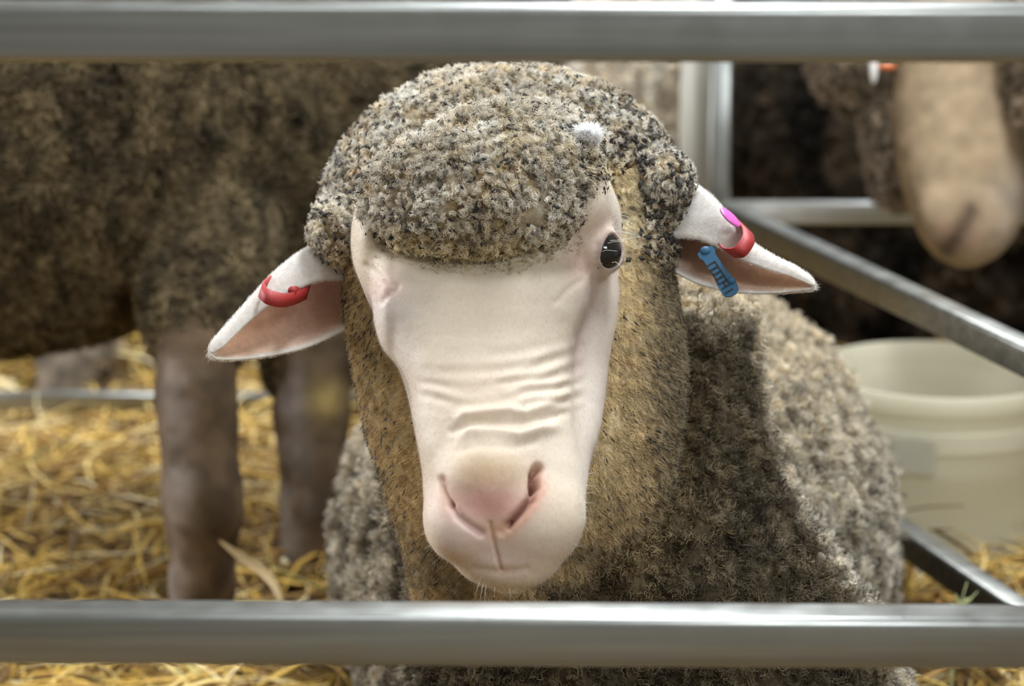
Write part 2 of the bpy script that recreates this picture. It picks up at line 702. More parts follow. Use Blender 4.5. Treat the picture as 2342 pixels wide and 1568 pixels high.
M_WALL = mat('dark_boards', (0.03, 0.024, 0.018), 0.85)
N, Lk, b = nodes(M_WALL)
tc = N.new('ShaderNodeTexCoord')
wv = N.new('ShaderNodeTexWave')
wv.inputs['Scale'].default_value = 3.0
wv.inputs['Distortion'].default_value = 2.0
wv.inputs['Detail'].default_value = 3
Lk.new(tc.outputs['Object'], wv.inputs['Vector'])
cr = N.new('ShaderNodeValToRGB')
cr.color_ramp.elements[0].color = (0.012, 0.010, 0.008, 1)
cr.color_ramp.elements[1].color = (0.045, 0.035, 0.025, 1)
Lk.new(wv.outputs['Color'], cr.inputs['Fac'])
Lk.new(cr.outputs['Color'], b.inputs['Base Color'])
wv_, wf_ = bar((-XF, 4.15, 0.625), (XF, 4.15, 0.625), 0.05, 1.25, 0.05)
o = mesh_obj('wall_back', wv_, wf_, M_WALL, None, False)
o['kind'] = 'structure'

# ================================================================== THE STEEL HURDLES
# front hurdle, between the photographer and the sheep
YG, SG = 1.25, 0.030
gate = tag(empty('hurdle', (0, YG, 0)), 'galvanised steel hurdle closest to the viewer, crossing in front of the white faced sheep', 'hurdle')
for py in (72, 1449):
    dep = PITCH + math.atan((py - 784) / FPX)
    z = CAMH - YG * math.tan(dep)
    tl_ = .0052 if py > 1000 else .0008
    v, f = bar((-0.93, YG, z + tl_), (0.93, YG, z - tl_), SG, SG)
    mesh_obj('rail', v, f, M_STEEL, gate)
v, f = bar((-0.93, YG, 0.08), (0.93, YG, 0.08), SG, SG)
mesh_obj('rail', v, f, M_STEEL, gate)
for x in (-0.93, 0.93):
    v, f = bar((x, YG, 0.0), (x, YG, 0.84), 0.034, 0.034)
    mesh_obj('post', v, f, M_STEEL_V, gate)

# side hurdle that recedes on the right, beside the bucket
S2 = 0.025
hA, hB = W(1660, 488, 2.72), W(2342, 780, 2.05)
dirh = (hB - hA) / np.linalg.norm(hB - hA)
hE = hA + dirh * 1.15
hE[2] = hA[2]
side = tag(empty('hurdle', (hA[0], hA[1], 0)), 'steel side hurdle with a long rail slanting across to the white bucket', 'hurdle')
v, f = bar(hA, hE, S2, S2 * 1.15)
mesh_obj('rail', v, f, M_STEEL_D, side)
zb = 0.105
v, f = bar((hA[0], hA[1], zb), (hE[0], hE[1], zb), S2, S2 * 1.15)
mesh_obj('rail', v, f, M_STEEL_D, side)
v, f = bar((hE[0], hE[1], 0.0), (hE[0], hE[1], 0.5), S2, S2)
mesh_obj('post', v, f, M_STEEL_V, side)

# back hurdle on the right: upright, mid rail, low rail
dP = 2.75
pT, pB = W(1650, 100, dP), W(1650, 480, dP)
back = tag(empty('hurdle', (pT[0], pT[1], 0)), 'upright steel hurdle behind the right ear with a level rail running to the cream muzzle', 'hurdle')
v, f = bar((pT[0], pT[1], 0.0), (pT[0], pT[1], 0.72), S2, S2)
mesh_obj('post', v, f, M_STEEL_V, back)
pr = W(1675, 500, dP + 0.01)
v, f = bar((pT[0] + S2 / 2, pT[1] + .005, pr[2]), (0.78, pT[1] + .005, pr[2]), S2, S2)
mesh_obj('rail', v, f, M_STEEL_B, back)
v, f = bar((pT[0] + S2 / 2, pT[1] + .005, 0.05), (0.78, pT[1] + .005, 0.05), S2, S2)
mesh_obj('rail', v, f, M_STEEL_B, back)
v, f = bar((0.78, pT[1] + .005, 0.0), (0.78, pT[1] + .005, 0.30), S2, S2)
mesh_obj('post', v, f, M_STEEL_V, back)

# pale flat upright beside it
qT = W(1590, 150, 2.80)
v, f = bar((qT[0], qT[1], 0.0), (qT[0], qT[1], 0.74), 0.034, 0.02, 0.12)
o = mesh_obj('stake', v, f, M_BOARD)
tag(o, 'pale flat stake standing just left of the steel upright', 'stake')

# back hurdle on the left: only its low rail shows
lz = W(200, 913, 3.0)
hl = tag(empty('hurdle', (-0.3, lz[1], 0)), 'low steel hurdle rail on the straw behind the dark sheep legs', 'hurdle')
v, f = bar((-1.0, lz[1], lz[2]), (-0.16, lz[1], lz[2] - .002), 0.022, 0.022)
mesh_obj('rail', v, f, M_STEEL, hl)
for x in (-1.0, -0.16):
    v, f = bar((x, lz[1], 0.0), (x, lz[1], lz[2] + .012), 0.022, 0.022)
    mesh_obj('post', v, f, M_STEEL_V, hl)

# ================================================================== THE LYING WHITE-FACED SHEEP
root = tag(empty('sheep', to_world(np.array([0.08, -0.35, 2.1])) * np.array([1, 1, 0])),
           'white faced woolly sheep with pink nose and red ear tags looking straight out', 'sheep')

# ---- skin: one continuous surface for the face and the neck stump inside the wool
g = Grid((-0.125, -0.185, 1.475), (0.105, 0.13, 1.76), 0.0013)
g.add(g.sweep([
    (400, 900, 1350, 1.640, .060), (470, 850, 1392, 1.612, .070), (540, 842, 1396, 1.600, .072), (600, 852, 1384, 1.586, .070),
    (650, 868, 1366, 1.572, .067), (700, 880, 1350, 1.565, .064), (750, 890, 1330, 1.559, .060), (820, 909, 1314, 1.549, .056),
    (880, 934, 1312, 1.540, .052), (960, 946, 1312, 1.529, .048), (1020, 957, 1320, 1.521, .046),
    (1080, 968, 1334, 1.514, .046), (1150, 970, 1337, 1.508, .045), (1200, 983, 1324, 1.508, .043),
    (1250, 1010, 1300, 1.511, .039), (1300, 1060, 1264, 1.517, .032), (1330, 1106, 1226, 1.523, .022),
    (1348, 1155, 1178, 1.536, .006)], 2.35))
g.add(g.sweep([
    (430, 830, 1400, 1.650, .06), (480, 806, 1414, 1.638, .06), (560, 812, 1428, 1.624, .06), (640, 842, 1428, 1.614, .06), (740, 878, 1413, 1.602, .055),
    (820, 905, 1394, 1.590, .05), (900, 930, 1385, 1.577, .045), (980, 950, 1373, 1.562, .042), (1060, 968, 1350, 1.549, .04),
    (1150, 990, 1320, 1.542, .035), (1210, 1040, 1270, 1.545, .02)], 2.2), 0.010)
PXM = 1.6 / FPX
# brows
g.add(g.ellipsoid(cam(1325, 470, 1.645), (82 * PXM, 112 * PXM, .054)), 0.022)
g.add(g.ellipsoid(cam(852, 540, 1.645), (46 * PXM, 112 * PXM, .040)), 0.016)
g.add(g.ellipsoid(cam(905, 690, 1.610), (30 * PXM, 80 * PXM, .028)), 0.03)
# nose pad and upper-lip pads, chin
g.add(g.ellipsoid(cam(1116, 1105, 1.532), (108 * PXM, 108 * PXM, .030)), 0.008)
g.add(g.ellipsoid(cam(1050, 1205, 1.531), (72 * PXM, 74 * PXM, .026)), 0.014)
g.add(g.ellipsoid(cam(1228, 1195, 1.531), (98 * PXM, 90 * PXM, .026)), 0.014)
g.add(g.ellipsoid(cam(1160, 1292, 1.542), (100 * PXM, 52 * PXM, .026)), 0.012)
# neck stump
g.add(g.capsule(cam(1150, 500, 1.69), cam(1180, 800, 1.72), .055, .05), 0.02)
# right eye socket: lid bulge, then an almond opening
EYE_R = cam(1372, 576, 1.620)
ER = 0.0150
ed = unit(np.array([0.72, 0.02, -0.70]))
g.add(g.ellipsoid(EYE_R, (.0172, .0168, .0172)), 0.008)
op = EYE_R + ed * 0.013
e1 = unit(np.array([0.35, 0.80, 0.42]))          # long axis of the opening
e1 = unit(e1 - ed * (e1 @ ed))
e2 = np.cross(ed, e1)
cut = g.ellipsoid(op, (.0128, .0100, .012), (e1, e2, ed))
g.f = smax(g.f, -cut, 0.0025).astype(np.float32)
# left eye, turned away
EYE_L = cam(882, 655, 1.655)
edl = unit(np.array([-0.98, -0.05, -0.12]))
g.add(g.ellipsoid(EYE_L, (.0165, .0165, .0175)), 0.006)
el1 = np.array([0.0, 1.0, 0.0])
el1 = unit(el1 - edl * (el1 @ edl))
cut = g.ellipsoid(EYE_L + edl * .013, (.012, .008, .012), (el1, np.cross(edl, el1), edl))
g.f = smax(g.f, -cut, 0.0025).astype(np.float32)
v, q = g.mesh()
del g
v = relax(v, q, 2)
n = vnormals(v, q)
px, py = project(v)
front = np.clip(-n[:, 2] * 1.6, 0, 1)


def line_d(px, py, pts):
    """pixel distance to a polyline and the position along it"""
    pts = np.asarray(pts, float)
    best = np.full(len(px), 1e9)
    tt = np.zeros(len(px))
    for i in range(len(pts) - 1):
        a, b_ = pts[i], pts[i + 1]
        ab = b_ - a
        t = np.clip(((px - a[0]) * ab[0] + (py - a[1]) * ab[1]) / (ab @ ab), 0, 1)
        d = np.hypot(px - a[0] - t * ab[0], py - a[1] - t * ab[1])
        m = d < best
        best = np.where(m, d, best)
        tt = np.where(m, (i + t) / (len(pts) - 1), tt)
    return best, tt


disp = np.zeros(len(v))
# skin folds across the bridge of the nose: arcs that rise towards both cheeks
bend = py + 0.00075 * (px - 1075) ** 2 + 16 * vnoise(np.stack([px / 120, py / 70, px * 0], -1), 3)
amp = (0.0008 * sstep(740, 890, py) * (1 - sstep(915, 950, py))) * np.clip(.9 + .9 * vnoise(np.stack([px / 90, py / 45, px * 0], -1), 8), .1, 1.6)
amp = amp * sstep(935, 1010, px) * (1 - sstep(1300, 1345, px)) * (0.75 + 0.5 * sstep(1080, 1260, px))
disp += amp * np.sin(bend * 2 * math.pi / 37.0) * front
for pts, hgt, wd_ in (
        ([(1032, 965), (1062, 948), (1110, 942), (1165, 938), (1200, 944), (1250, 925), (1295, 912)], .0036, 13),
        ([(1040, 1008), (1080, 990), (1140, 992), (1185, 996), (1230, 982), (1292, 974)], .0044, 14),
        ([(1145, 905), (1185, 890), (1230, 862), (1285, 838)], .0012, 10),
        ([(1170, 925), (1225, 902), (1290, 880)], .0014, 10),
        ([(1130, 870), (1190, 845), (1260, 800)], .0008, 10)):
    d, t = line_d(px, py, pts)
    e = np.minimum(1, np.minimum(t, 1 - t) * 6)
    disp += hgt * e * np.exp(-(d / wd_) ** 2) * front
for pts, hgt, wd_ in (
        ([(1032, 985), (1090, 967), (1165, 968), (1210, 966), (1295, 944)], .0016, 9),
        ([(1046, 1030), (1090, 1018), (1180, 1022), (1225, 1008)], .0011, 10),
        ([(1108, 600), (1104, 680), (1096, 780)], .0006, 22),
        ([(1368, 620), (1352, 700), (1324, 770), (1312, 850)], .0026, 12),
        ([(1272, 690), (1300, 660), (1330, 640)], .0008, 8),
        ([(905, 660), (925, 740), (950, 800)], .0006, 14),
        ([(838, 606), (872, 634), (908, 652), (886, 676), (872, 690)], .0013, 8),
        ([(1368, 560), (1366, 600), (1340, 625), (1305, 600)], .0008, 8),
        # nose, lips
        ([(1009, 1096), (1017, 1122), (1030, 1152)], .0034, 8),
        ([(1030, 1152), (1046, 1180), (1072, 1201), (1100, 1219)], .0034, 8),
        ([(1231, 1070), (1222, 1086), (1221, 1112)], .0110, 9),
        ([(1221, 1112), (1214, 1142), (1190, 1172), (1162, 1201)], .0075, 8),
        ([(1160, 1202), (1148, 1216)], .002, 8),
        ([(1121, 1196), (1128, 1232), (1137, 1270), (1145, 1302)], .0018, 4),
        ([(1085, 1299), (1145, 1307), (1205, 1301)], .0010, 9)):
    d, t = line_d(px, py, pts)
    disp -= hgt * np.exp(-(d / wd_) ** 2) * np.maximum(front, 0.15)
disp += 0.00035 * fbm(v * 90, 3, 5)
v = v + n * disp[:, None]
# skin pigment
col = np.zeros((len(v), 3)) + np.array([0.67, 0.575, 0.465])


def blend(mask, c, k=1.0):
    global col
    mk = np.clip(mask * k, 0, 1)[:, None]
    col = col * (1 - mk) + np.array(c) * mk


def spot(x, y, rx, ry):
    return np.exp(-(((px - x) / rx) ** 2 + ((py - y) / ry) ** 2))


blend(sstep(990, 890, px) * sstep(600, 720, py), (0.67, 0.605, 0.57), .9)
blend(sstep(1290, 1360, px) * sstep(560, 640, py), (0.67, 0.585, 0.52), .8)
blend(spot(1110, 700, 150, 150), (0.68, 0.565, 0.42), .6)
blend(spot(1110, 590, 330, 55), (0.64, 0.55, 0.38), .5)
blend(spot(1105, 890, 110, 90), (0.70, 0.555, 0.42), .6)
blend(spot(1120, 1085, 95, 66), (0.50, 0.355, 0.215), .95)
blend(spot(1118, 1156, 112, 50), (0.60, 0.32, 0.27), 1.0)
blend(spot(1125, 1216, 52, 26), (0.54, 0.30, 0.17), .9)
blend(spot(1125, 1262, 130, 40), (0.63, 0.46, 0.39), .75)
blend(spot(1055, 1220, 55, 40), (0.66, 0.50, 0.455), .6)
blend(spot(1150, 1304, 85, 20), (0.50, 0.34, 0.24), .75)
blend(spot(1328, 600, 40, 42), (0.62, 0.425, 0.345), .8)
blend(spot(1372, 530, 36, 50), (0.60, 0.43, 0.36), .7)
blend(spot(882, 655, 40, 36), (0.62, 0.43, 0.37), .8)
d, t = line_d(px, py, [(1368, 640), (1350, 705), (1328, 770), (1318, 850)])
blend(np.exp(-(d / 20.0) ** 2), (0.50, 0.385, 0.35), .75)
blend(spot(1290, 1170, 60, 70), (0.66, 0.555, 0.40), .5)
for pts, c, w_, k in (([(1231, 1072), (1232, 1095), (1238, 1122), (1222, 1150), (1192, 1188), (1165, 1206)], (0.62, 0.34, 0.25), 15, .85),
                      ([(1225, 1076), (1220, 1110), (1210, 1144), (1162, 1201)], (0.25, 0.10, 0.07), 8, .95),
                      ([(1009, 1096), (1017, 1122), (1034, 1160)], (0.64, 0.40, 0.32), 12, .7),
                      ([(1040, 1172), (1072, 1201), (1100, 1219)], (0.64, 0.46, 0.43), 11, .7),
                      ([(1122, 1200), (1128, 1232), (1137, 1270), (1145, 1302)], (0.40, 0.22, 0.14), 4, .6)):
    d, t = line_d(px, py, pts)
    blend(np.exp(-(d / w_) ** 2), c, k)
# bare lids
eyed = np.linalg.norm(v - (EYE_R + ed * .012), axis=1)
blend(np.exp(-((eyed - .012) / .003) ** 2), (0.30, 0.215, 0.19), .75)
skin_parts = [(v, q, col)]


# ---- ears: folded cups with a back, a rim and an inner side
def ear(st, depth_f, cup, th=0.0032):
    """st: list of (t, crest, front rim, lower rim) in pixels; returns cam verts, quads, colours"""
    t = np.array([s[0] for s in st], float)
    nt, ns = 60, 40
    tt = np.linspace(0, 1, nt)
    tt = 1 - (1 - tt) ** 1.25
    C, F_, L_ = [np.stack([smooth_interp(tt, t, np.array([s[k][j] for s in st], float)) for j in (0, 1)], -1) for k in (1, 2, 3)]
    rows = []
    for i in range(nt):
        k = (1 - tt[i]) ** 0.7
        d0 = depth_f[0] + (depth_f[1] - depth_f[0]) * tt[i]
        dd = cup * k + .002
        c, f_, l_ = C[i], F_[i], L_[i]
        ins = f_ + (c - f_) * 0.45                       # the rim curls over towards the crest
        mid = (c + l_) / 2
        pts = [cam(f_[0], f_[1], d0), cam(ins[0] * .98 + c[0] * .02, ins[1], d0 + .10 * dd), cam(c[0], c[1], d0 + .45 * dd),
               cam(c[0] * .72 + l_[0] * .28, c[1] * .72 + l_[1] * .28 , d0 + 1.0 * dd), cam(mid[0], mid[1], d0 + 1.15 * dd),
               cam(mid[0] * .4 + l_[0] * .6, mid[1] * .4 + l_[1] * .6, d0 + .85 * dd), cam(l_[0], l_[1], d0 + .12 * dd)]
        rows.append(spline(pts, ns))
    S = np.array(rows)
    du, dv = np.gradient(S, axis=0), np.gradient(S, axis=1)
    nn = unit(np.cross(du, dv))
    # orient the normal outwards (away from the cup axis)
    ctr = S.mean(1, keepdims=True)
    sg = np.sign(np.median(((S - ctr) * nn).sum(-1)))
    nn = nn * sg
    edge = np.minimum(np.arange(ns), ns - 1 - np.arange(ns)) / ns
    thk = th * (0.35 + 0.65 * sstep(0, .12, edge))[None, :, None]
    thk = thk * (0.3 + 0.7 * sstep(0, .06, 1 - tt))[:, None, None]
    O, I = S + nn * thk * .5, S - nn * thk * .5
    V = np.concatenate([O.reshape(-1, 3), I.reshape(-1, 3)])
    m = nt * ns
    Q = []
    for i in range(nt - 1):
        for j in range(ns - 1):
            a = i * ns + j
            quad = [a, a + 1, a + ns + 1, a + ns]
            Q.append(quad)
            Q.append([x + m for x in quad[::-1]])
    for i in range(nt - 1):
        a, b_ = i * ns, (i + 1) * ns
        Q.append([a, b_, b_ + m, a + m])
        a, b_ = i * ns + ns - 1, (i + 1) * ns + ns - 1
        Q.append([a, a + m, b_ + m, b_])
    for j in range(ns - 1):
        a = (nt - 1) * ns + j
        Q.append([a, a + 1, a + 1 + m, a + m])
    Q = np.array(Q)
    if sg < 0:
        Q = Q[:, ::-1]
    cl = np.zeros((2 * m, 3)) + np.array([0.88, 0.845, 0.79])
    E = np.tile(edge, nt)
    T = np.repeat(tt, ns)
    nzv = fbm(S.reshape(-1, 3) * 70, 3, 9)
    inner = np.array([0.80, 0.54, 0.40]) * (1 + .25 * nzv[:, None])
    rose_shade = np.array([0.31, 0.14, 0.115])  # reddish skin with the shade under the ear fold painted in
    J = np.tile(np.linspace(0, 1, ns), nt)
    inner = inner + (np.array([0.88, 0.68, 0.54]) - inner) * (sstep(.55, .9, J) * .8)[:, None]
    w_ = sstep(.015, .085, E) * sstep(0.0, .07, 1 - T)
    k2 = (sstep(.8, .2, T) * (1 - .8 * sstep(.55, .85, J)))[:, None]
    cl[m:] = cl[m:] * (1 - w_[:, None]) + (inner * (1 - .8 * k2) + rose_shade * .8 * k2) * w_[:, None]
    return V, Q, cl


earL = ear([(0, (815, 512), (822, 640), (825, 735)), (.2, (738, 552), (748, 640), (772, 762)), (.4, (672, 590), (690, 656), (705, 792)),
            (.55, (615, 640), (642, 682), (645, 808)), (.7, (570, 690), (592, 716), (580, 819)), (.85, (520, 747), (537, 766), (525, 822)),
            (.94, (492, 778), (510, 792), (504, 821)), (.98, (483, 793), (492, 803), (491, 818)), (1, (482, 803), (484, 806), (485, 811))], (1.690, 1.636), .040)
earR = ear([(0, (1470, 372), (1480, 545), (1480, 585)), (.2, (1598, 430), (1585, 546), (1578, 640)), (.4, (1665, 495), (1655, 572), (1640, 660)),
            (.55, (1715, 553), (1706, 598), (1700, 669)), (.7, (1765, 586), (1756, 616), (1760, 670)), (.85, (1818, 612), (1811, 633), (1812, 666)),
            (.94, (1848, 632), (1839, 644), (1841, 663)), (.98, (1860, 642), (1853, 650), (1853, 661)), (1, (1864, 649), (1863, 652), (1861, 656))], (1.690, 1.636), .038)
for E in (earL, earR):
    skin_parts.append(E)
off = 0
VV, QQ, CC = [], [], []
for (a, b_, c) in skin_parts:
    VV.append(a)
    QQ.append(b_ + off)
    CC.append(c)
    off += len(a)
skV, skQ, skC = np.concatenate(VV), np.concatenate(QQ), np.concatenate(CC)
body = mesh_obj('body', to_world(skV), skQ, M_SKIN, root, True, skC)
body.data.materials.append(M_EAR)
mi = np.zeros(len(body.data.polygons), dtype=np.int32)
mi[len(skin_parts[0][1]):] = 1
body.data.polygons.foreach_set('material_index', mi)
tag(body, 'white bare face with pink nose and pink lined ears')

# ---- eyes
for c, nm in ((EYE_R, 'eye'), (EYE_L, 'eye')):
    vv, ff = blob(c, (ER, ER, ER), None, 40, 28)
    mesh_obj(nm, to_world(vv), ff, M_EYE, root)

# ---- horn bud
hv, hf = blob(cam(1345, 306, 1.600), (30 * PXM, 19 * PXM, .010), None)
hv = hv + 0.0010 * fbm(hv * 300, 2, 3)[:, None]
M_BUD = mat('white_fluff', (0.90, 0.88, 0.85), 0.8, 0, .2)
mesh_obj('horn_bud', to_world(hv), hf, M_BUD, root)

bn0 = unit(hv - cam(1345, 306, 1.600))
sel = rng.integers(0, len(hv), 900)
pts, ti = curls(hv[sel], bn0[sel], 2, .004, K=4, spread=.0005, curl=.0003, turns=(.2, .6), lean=.6)
hair_obj('bud_fluff', to_world(pts), np.full(pts.shape[:2], .00008), np.zeros(pts.shape) + .9, M_HAIR, root)

h2, hf2 = blob(cam(1147, 160, 1.79), (30 * PXM, 22 * PXM, .010), None)  # unidentified white spot behind the crown, built as a second bud
mesh_obj('horn_bud', to_world(h2 + 0.0010 * fbm(h2 * 300, 2, 3)[:, None]), hf2, M_BUD, root)

# ---- fleece: head wool in a fine grid, neck and trunk in a coarser one
g = Grid((-0.145, -0.235, 1.535), (0.150, 0.235, 1.86), 0.0026)
th = math.radians(7)
ax_cap = ((math.cos(th), math.sin(th), 0), (-math.sin(th), math.cos(th), 0), (0, 0, 1))
cap1 = g.ellipsoid(cam(1102, 446, 1.620), (272 * PXM, 168 * PXM, .063), ax_cap)
g.add(cap1)
g.add(g.ellipsoid(cam(1180, 330, 1.645), (200 * PXM, 90 * PXM, .06)), .010)
g.add(g.ellipsoid(cam(1155, 440, 1.745), (392 / FPX * 1.745, 278 / FPX * 1.745, .085)), .004)
g.add(g.sweep([
    (400, 775, 1550, 1.680, .06), (470, 768, 1545, 1.668, .06), (520, 768, 1535, 1.656, .06), (600, 788, 1532, 1.648, .06),
    (680, 797, 1540, 1.642, .06), (760, 803, 1556, 1.637, .06), (900, 828, 1560, 1.629, .06), (1000, 850, 1550, 1.623, .06),
    (1080, 876, 1540, 1.622, .06), (1170, 902, 1520, 1.625, .06), (1250, 928, 1480, 1.634, .06), (1340, 946, 1440, 1.648, .06),
    (1420, 965, 1400, 1.67, .05)], 2.6), .012)
g.add(g.ellipsoid(cam(1525, 425, 1.70), (46 * PXM, 62 * PXM, .03)), .02)
g.add(g.ellipsoid(cam(770, 530, 1.69), (45 * PXM, 60 * PXM, .03)), .02)
hv, hq = g.mesh()
del g
g = Grid((-0.27, -0.50, 1.60), (0.45, 0.12, 2.72), 0.0042)
g.add(g.sweep([
    (600, 1150, 1450, 1.84, .05), (640, 1000, 1600, 1.80, .07), (672, 950, 1680, 1.765, .09), (760, 900, 1710, 1.735, .11), (860, 872, 1714, 1.715, .12),
    (1000, 882, 1742, 1.688, .14), (1150, 908, 1800, 1.665, .15), (1250, 938, 1865, 1.652, .16), (1370, 958, 1940, 1.645, .17),
    (1470, 950, 2000, 1.645, .18), (1570, 935, 2040, 1.65, .18), (1800, 930, 2060, 1.67, .18), (2200, 930, 2060, 1.72, .18)], 2.3))
zy = np.array([0, cp, -sp])
yy = np.array([0, sp, cp])
yw = math.radians(5)
xx = np.array([1.0, 0, 0])
a1 = math.cos(yw) * xx - math.sin(yw) * yy
a3 = math.sin(yw) * xx + math.cos(yw) * yy
g.add(g.ellipsoid(cam(1414, 1215, 2.17), (.248, .231, .43), (a1, zy, a3)), .006)
hgt = CAMH - g.Z * sp + g.Y * cp
g.f = smax(g.f, (0.006 - hgt).astype(np.float32), 0.01).astype(np.float32)
bv, bq = g.mesh()
del g, hgt


NECK_PY = np.array([560, 640, 680, 760, 860, 1000, 1150, 1250, 1370, 1470, 1700.])
NECK_PX = np.array([1560, 1640, 1712, 1722, 1724, 1748, 1806, 1872, 1948, 2010, 2060.])


def wool_colour(c, pxx, pyy, region):
    """pigment of the wool: lanolin ochre, weathered grey, dirty dark tips, and shade painted on the neck and chest"""
    n1 = fbm(c * 55, 3, 21)
    n2 = fbm(c * 170, 2, 22)
    if region.startswith('head'):
        cream = np.array([0.66, 0.62, 0.545])
        ochre = np.array([0.50, 0.385, 0.22])
        k = np.clip(.16 + .65 * n1 + .35 * n2, 0, .75)
        if region == 'head_base':
            k = np.clip(k + .55, 0, 1)
            ochre = np.array([0.36, 0.26, 0.13])
        n0 = fbm(c * 26, 2, 27)
        dirt = .45 * sstep(.02, .32, n0 + .25 * n1)
        cream = cream * (1 - dirt[:, None]) + np.array([0.30, 0.245, 0.17]) * dirt[:, None]
        face = sstep(520, 640, pyy)
        lowcap = np.exp(-((pyy - 585) / 50.0) ** 2) * sstep(840, 920, pxx) * sstep(1420, 1340, pxx)
        k = np.maximum(k, face * .92)
        out = cream * (1 - k[:, None]) + ochre * k[:, None]
        band = np.maximum(lowcap, sstep(1505, 1450, pxx) * sstep(1340, 1380, pxx) * sstep(330, 400, pyy) * (1 - face))
        band = band * (.75 if region == 'head' else .9)
        out = out * (1 - band[:, None]) + np.array([0.66, 0.55, 0.34]) * band[:, None]
        fl_ = np.interp(pyy, [480, 640, 740, 880, 960, 1080, 1200, 1300], [802, 850, 880, 935, 948, 970, 985, 1060])
        fr_ = np.interp(pyy, [480, 640, 740, 880, 960, 1080, 1200, 1300], [1425, 1426, 1412, 1384, 1376, 1345, 1322, 1260])
        near = np.exp(-(np.maximum(np.maximum(pxx - fr_, fl_ - pxx), 0) / 75.0) ** 2) * face * (1 - .6 * sstep(1080, 1250, pyy))
        out = out * (1 - near[:, None] * .8) + np.array([0.66, 0.525, 0.305]) * (near * .8)[:, None]
        outer = face * sstep(1440, 1530, pxx + 25 * n1 - .06 * (pyy - 700))
        low = sstep(1050, 1300, pyy) * sstep(.0, .3, n1 + .15)
        outer = np.maximum(outer, low * .8)
        grey = np.array([0.22, 0.185, 0.125])
        out = out * (1 - .8 * outer[:, None]) + grey * .8 * outer[:, None]
        return out * (1 + .30 * n2[:, None])
    light = np.array([0.52, 0.475, 0.395])
    dark = np.array([0.105, 0.085, 0.058])
    stretched = fbm(np.stack([c[:, 0] * 62, c[:, 1] * 20, c[:, 2] * 62], -1), 3, 23)
    k = np.clip(.26 + 1.9 * stretched + .6 * n2, 0, 1)
    out = light * (1 - k[:, None]) + dark * k[:, None]
    crm = np.array([0.56, 0.48, 0.36])
    bk = sstep(-.18, .02, c[:, 1]) * (1 - .45 * k)
    out = out * (1 - bk[:, None]) + crm * bk[:, None]
    # neck and chest: dirty tips, plus the shade below the head painted in
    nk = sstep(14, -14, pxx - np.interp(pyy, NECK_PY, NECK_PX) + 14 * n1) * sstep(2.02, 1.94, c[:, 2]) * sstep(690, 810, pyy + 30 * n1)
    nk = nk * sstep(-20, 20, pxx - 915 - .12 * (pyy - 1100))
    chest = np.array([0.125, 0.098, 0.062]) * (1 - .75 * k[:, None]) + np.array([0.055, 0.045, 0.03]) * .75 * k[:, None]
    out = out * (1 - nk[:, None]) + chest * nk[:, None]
    yl = np.exp(-((pxx - 1430) / 120.0) ** 2) * np.exp(-((pyy - 1000) / 260.0) ** 2) * sstep(1.95, 1.8, c[:, 2])
    out = out * (1 - .75 * yl[:, None]) + np.array([0.44, 0.32, 0.15]) * .75 * yl[:, None]
    return out * (1 + .20 * n2[:, None])


def head_disp(c, nrm):
    pxx, pyy = project(c)
    top = sstep(640, 520, pyy)
    w = worley(c * 120, 31)
    d = top * (.0042 * (.55 - w)) + (1 - top) * .0012 * (.5 - worley(c * 160, 35))
    d = d + (.0022 * top + .0008) * fbm(c * 45, 2, 33) + .0007 * fbm(c * 300, 2, 34)
    # the fold between forelock and crown
    dd, t = line_d(pxx, pyy, [(940, 300), (1080, 285), (1180, 268), (1270, 282), (1335, 300)])
    return d - .005 * np.exp(-(dd / 22.0) ** 2) * np.clip(-nrm[:, 2] * 2, 0, 1)


hn = vnormals(hv, hq)
hv2 = hv + hn * head_disp(hv, hn)[:, None]
bn = vnormals(bv, bq)
st_ = np.stack([bv[:, 0] * 62 + 2 * vnoise(bv * 20, 4), bv[:, 1] * 26, bv[:, 2] * 62], -1)
bd = .0165 * (.5 - worley(st_, 41)) + .0055 * fbm(bv * 60, 2, 42) + .006 * fbm(bv * 14, 2, 43)
bv2 = bv + bn * bd[:, None]
hpx, hpy = project(hv2)
bpx, bpy_ = project(bv2)
hcol = wool_colour(hv2, hpx, hpy, 'head_base') * .85
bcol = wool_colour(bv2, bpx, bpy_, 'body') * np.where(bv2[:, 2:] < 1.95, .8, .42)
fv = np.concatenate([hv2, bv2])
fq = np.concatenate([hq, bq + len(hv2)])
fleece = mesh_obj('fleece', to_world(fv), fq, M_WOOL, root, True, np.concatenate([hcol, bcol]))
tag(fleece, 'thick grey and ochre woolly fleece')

# ---- curled fibres on the head
fcs = skV[skQ].mean(1)
skN = vnormals(skV, skQ)
sfn = unit(skN[skQ].mean(1))
nface = len(skin_parts[0][1])
spx, spy = project(fcs)
hn2 = vnormals(hv2, hq)
fc = hv2[hq].mean(1)
fn = unit(hn2[hq].mean(1))
fpx, fpy = project(fc)
topw = sstep(650, 540, fpy)
topw = topw * (1 - .9 * sstep(1510, 1450, fpx) * sstep(1385, 1405, fpx) * sstep(350, 420, fpy))
vis = sstep(.75, .2, fn[:, 2])
hide = sstep(1.80, 1.74, fc[:, 2])


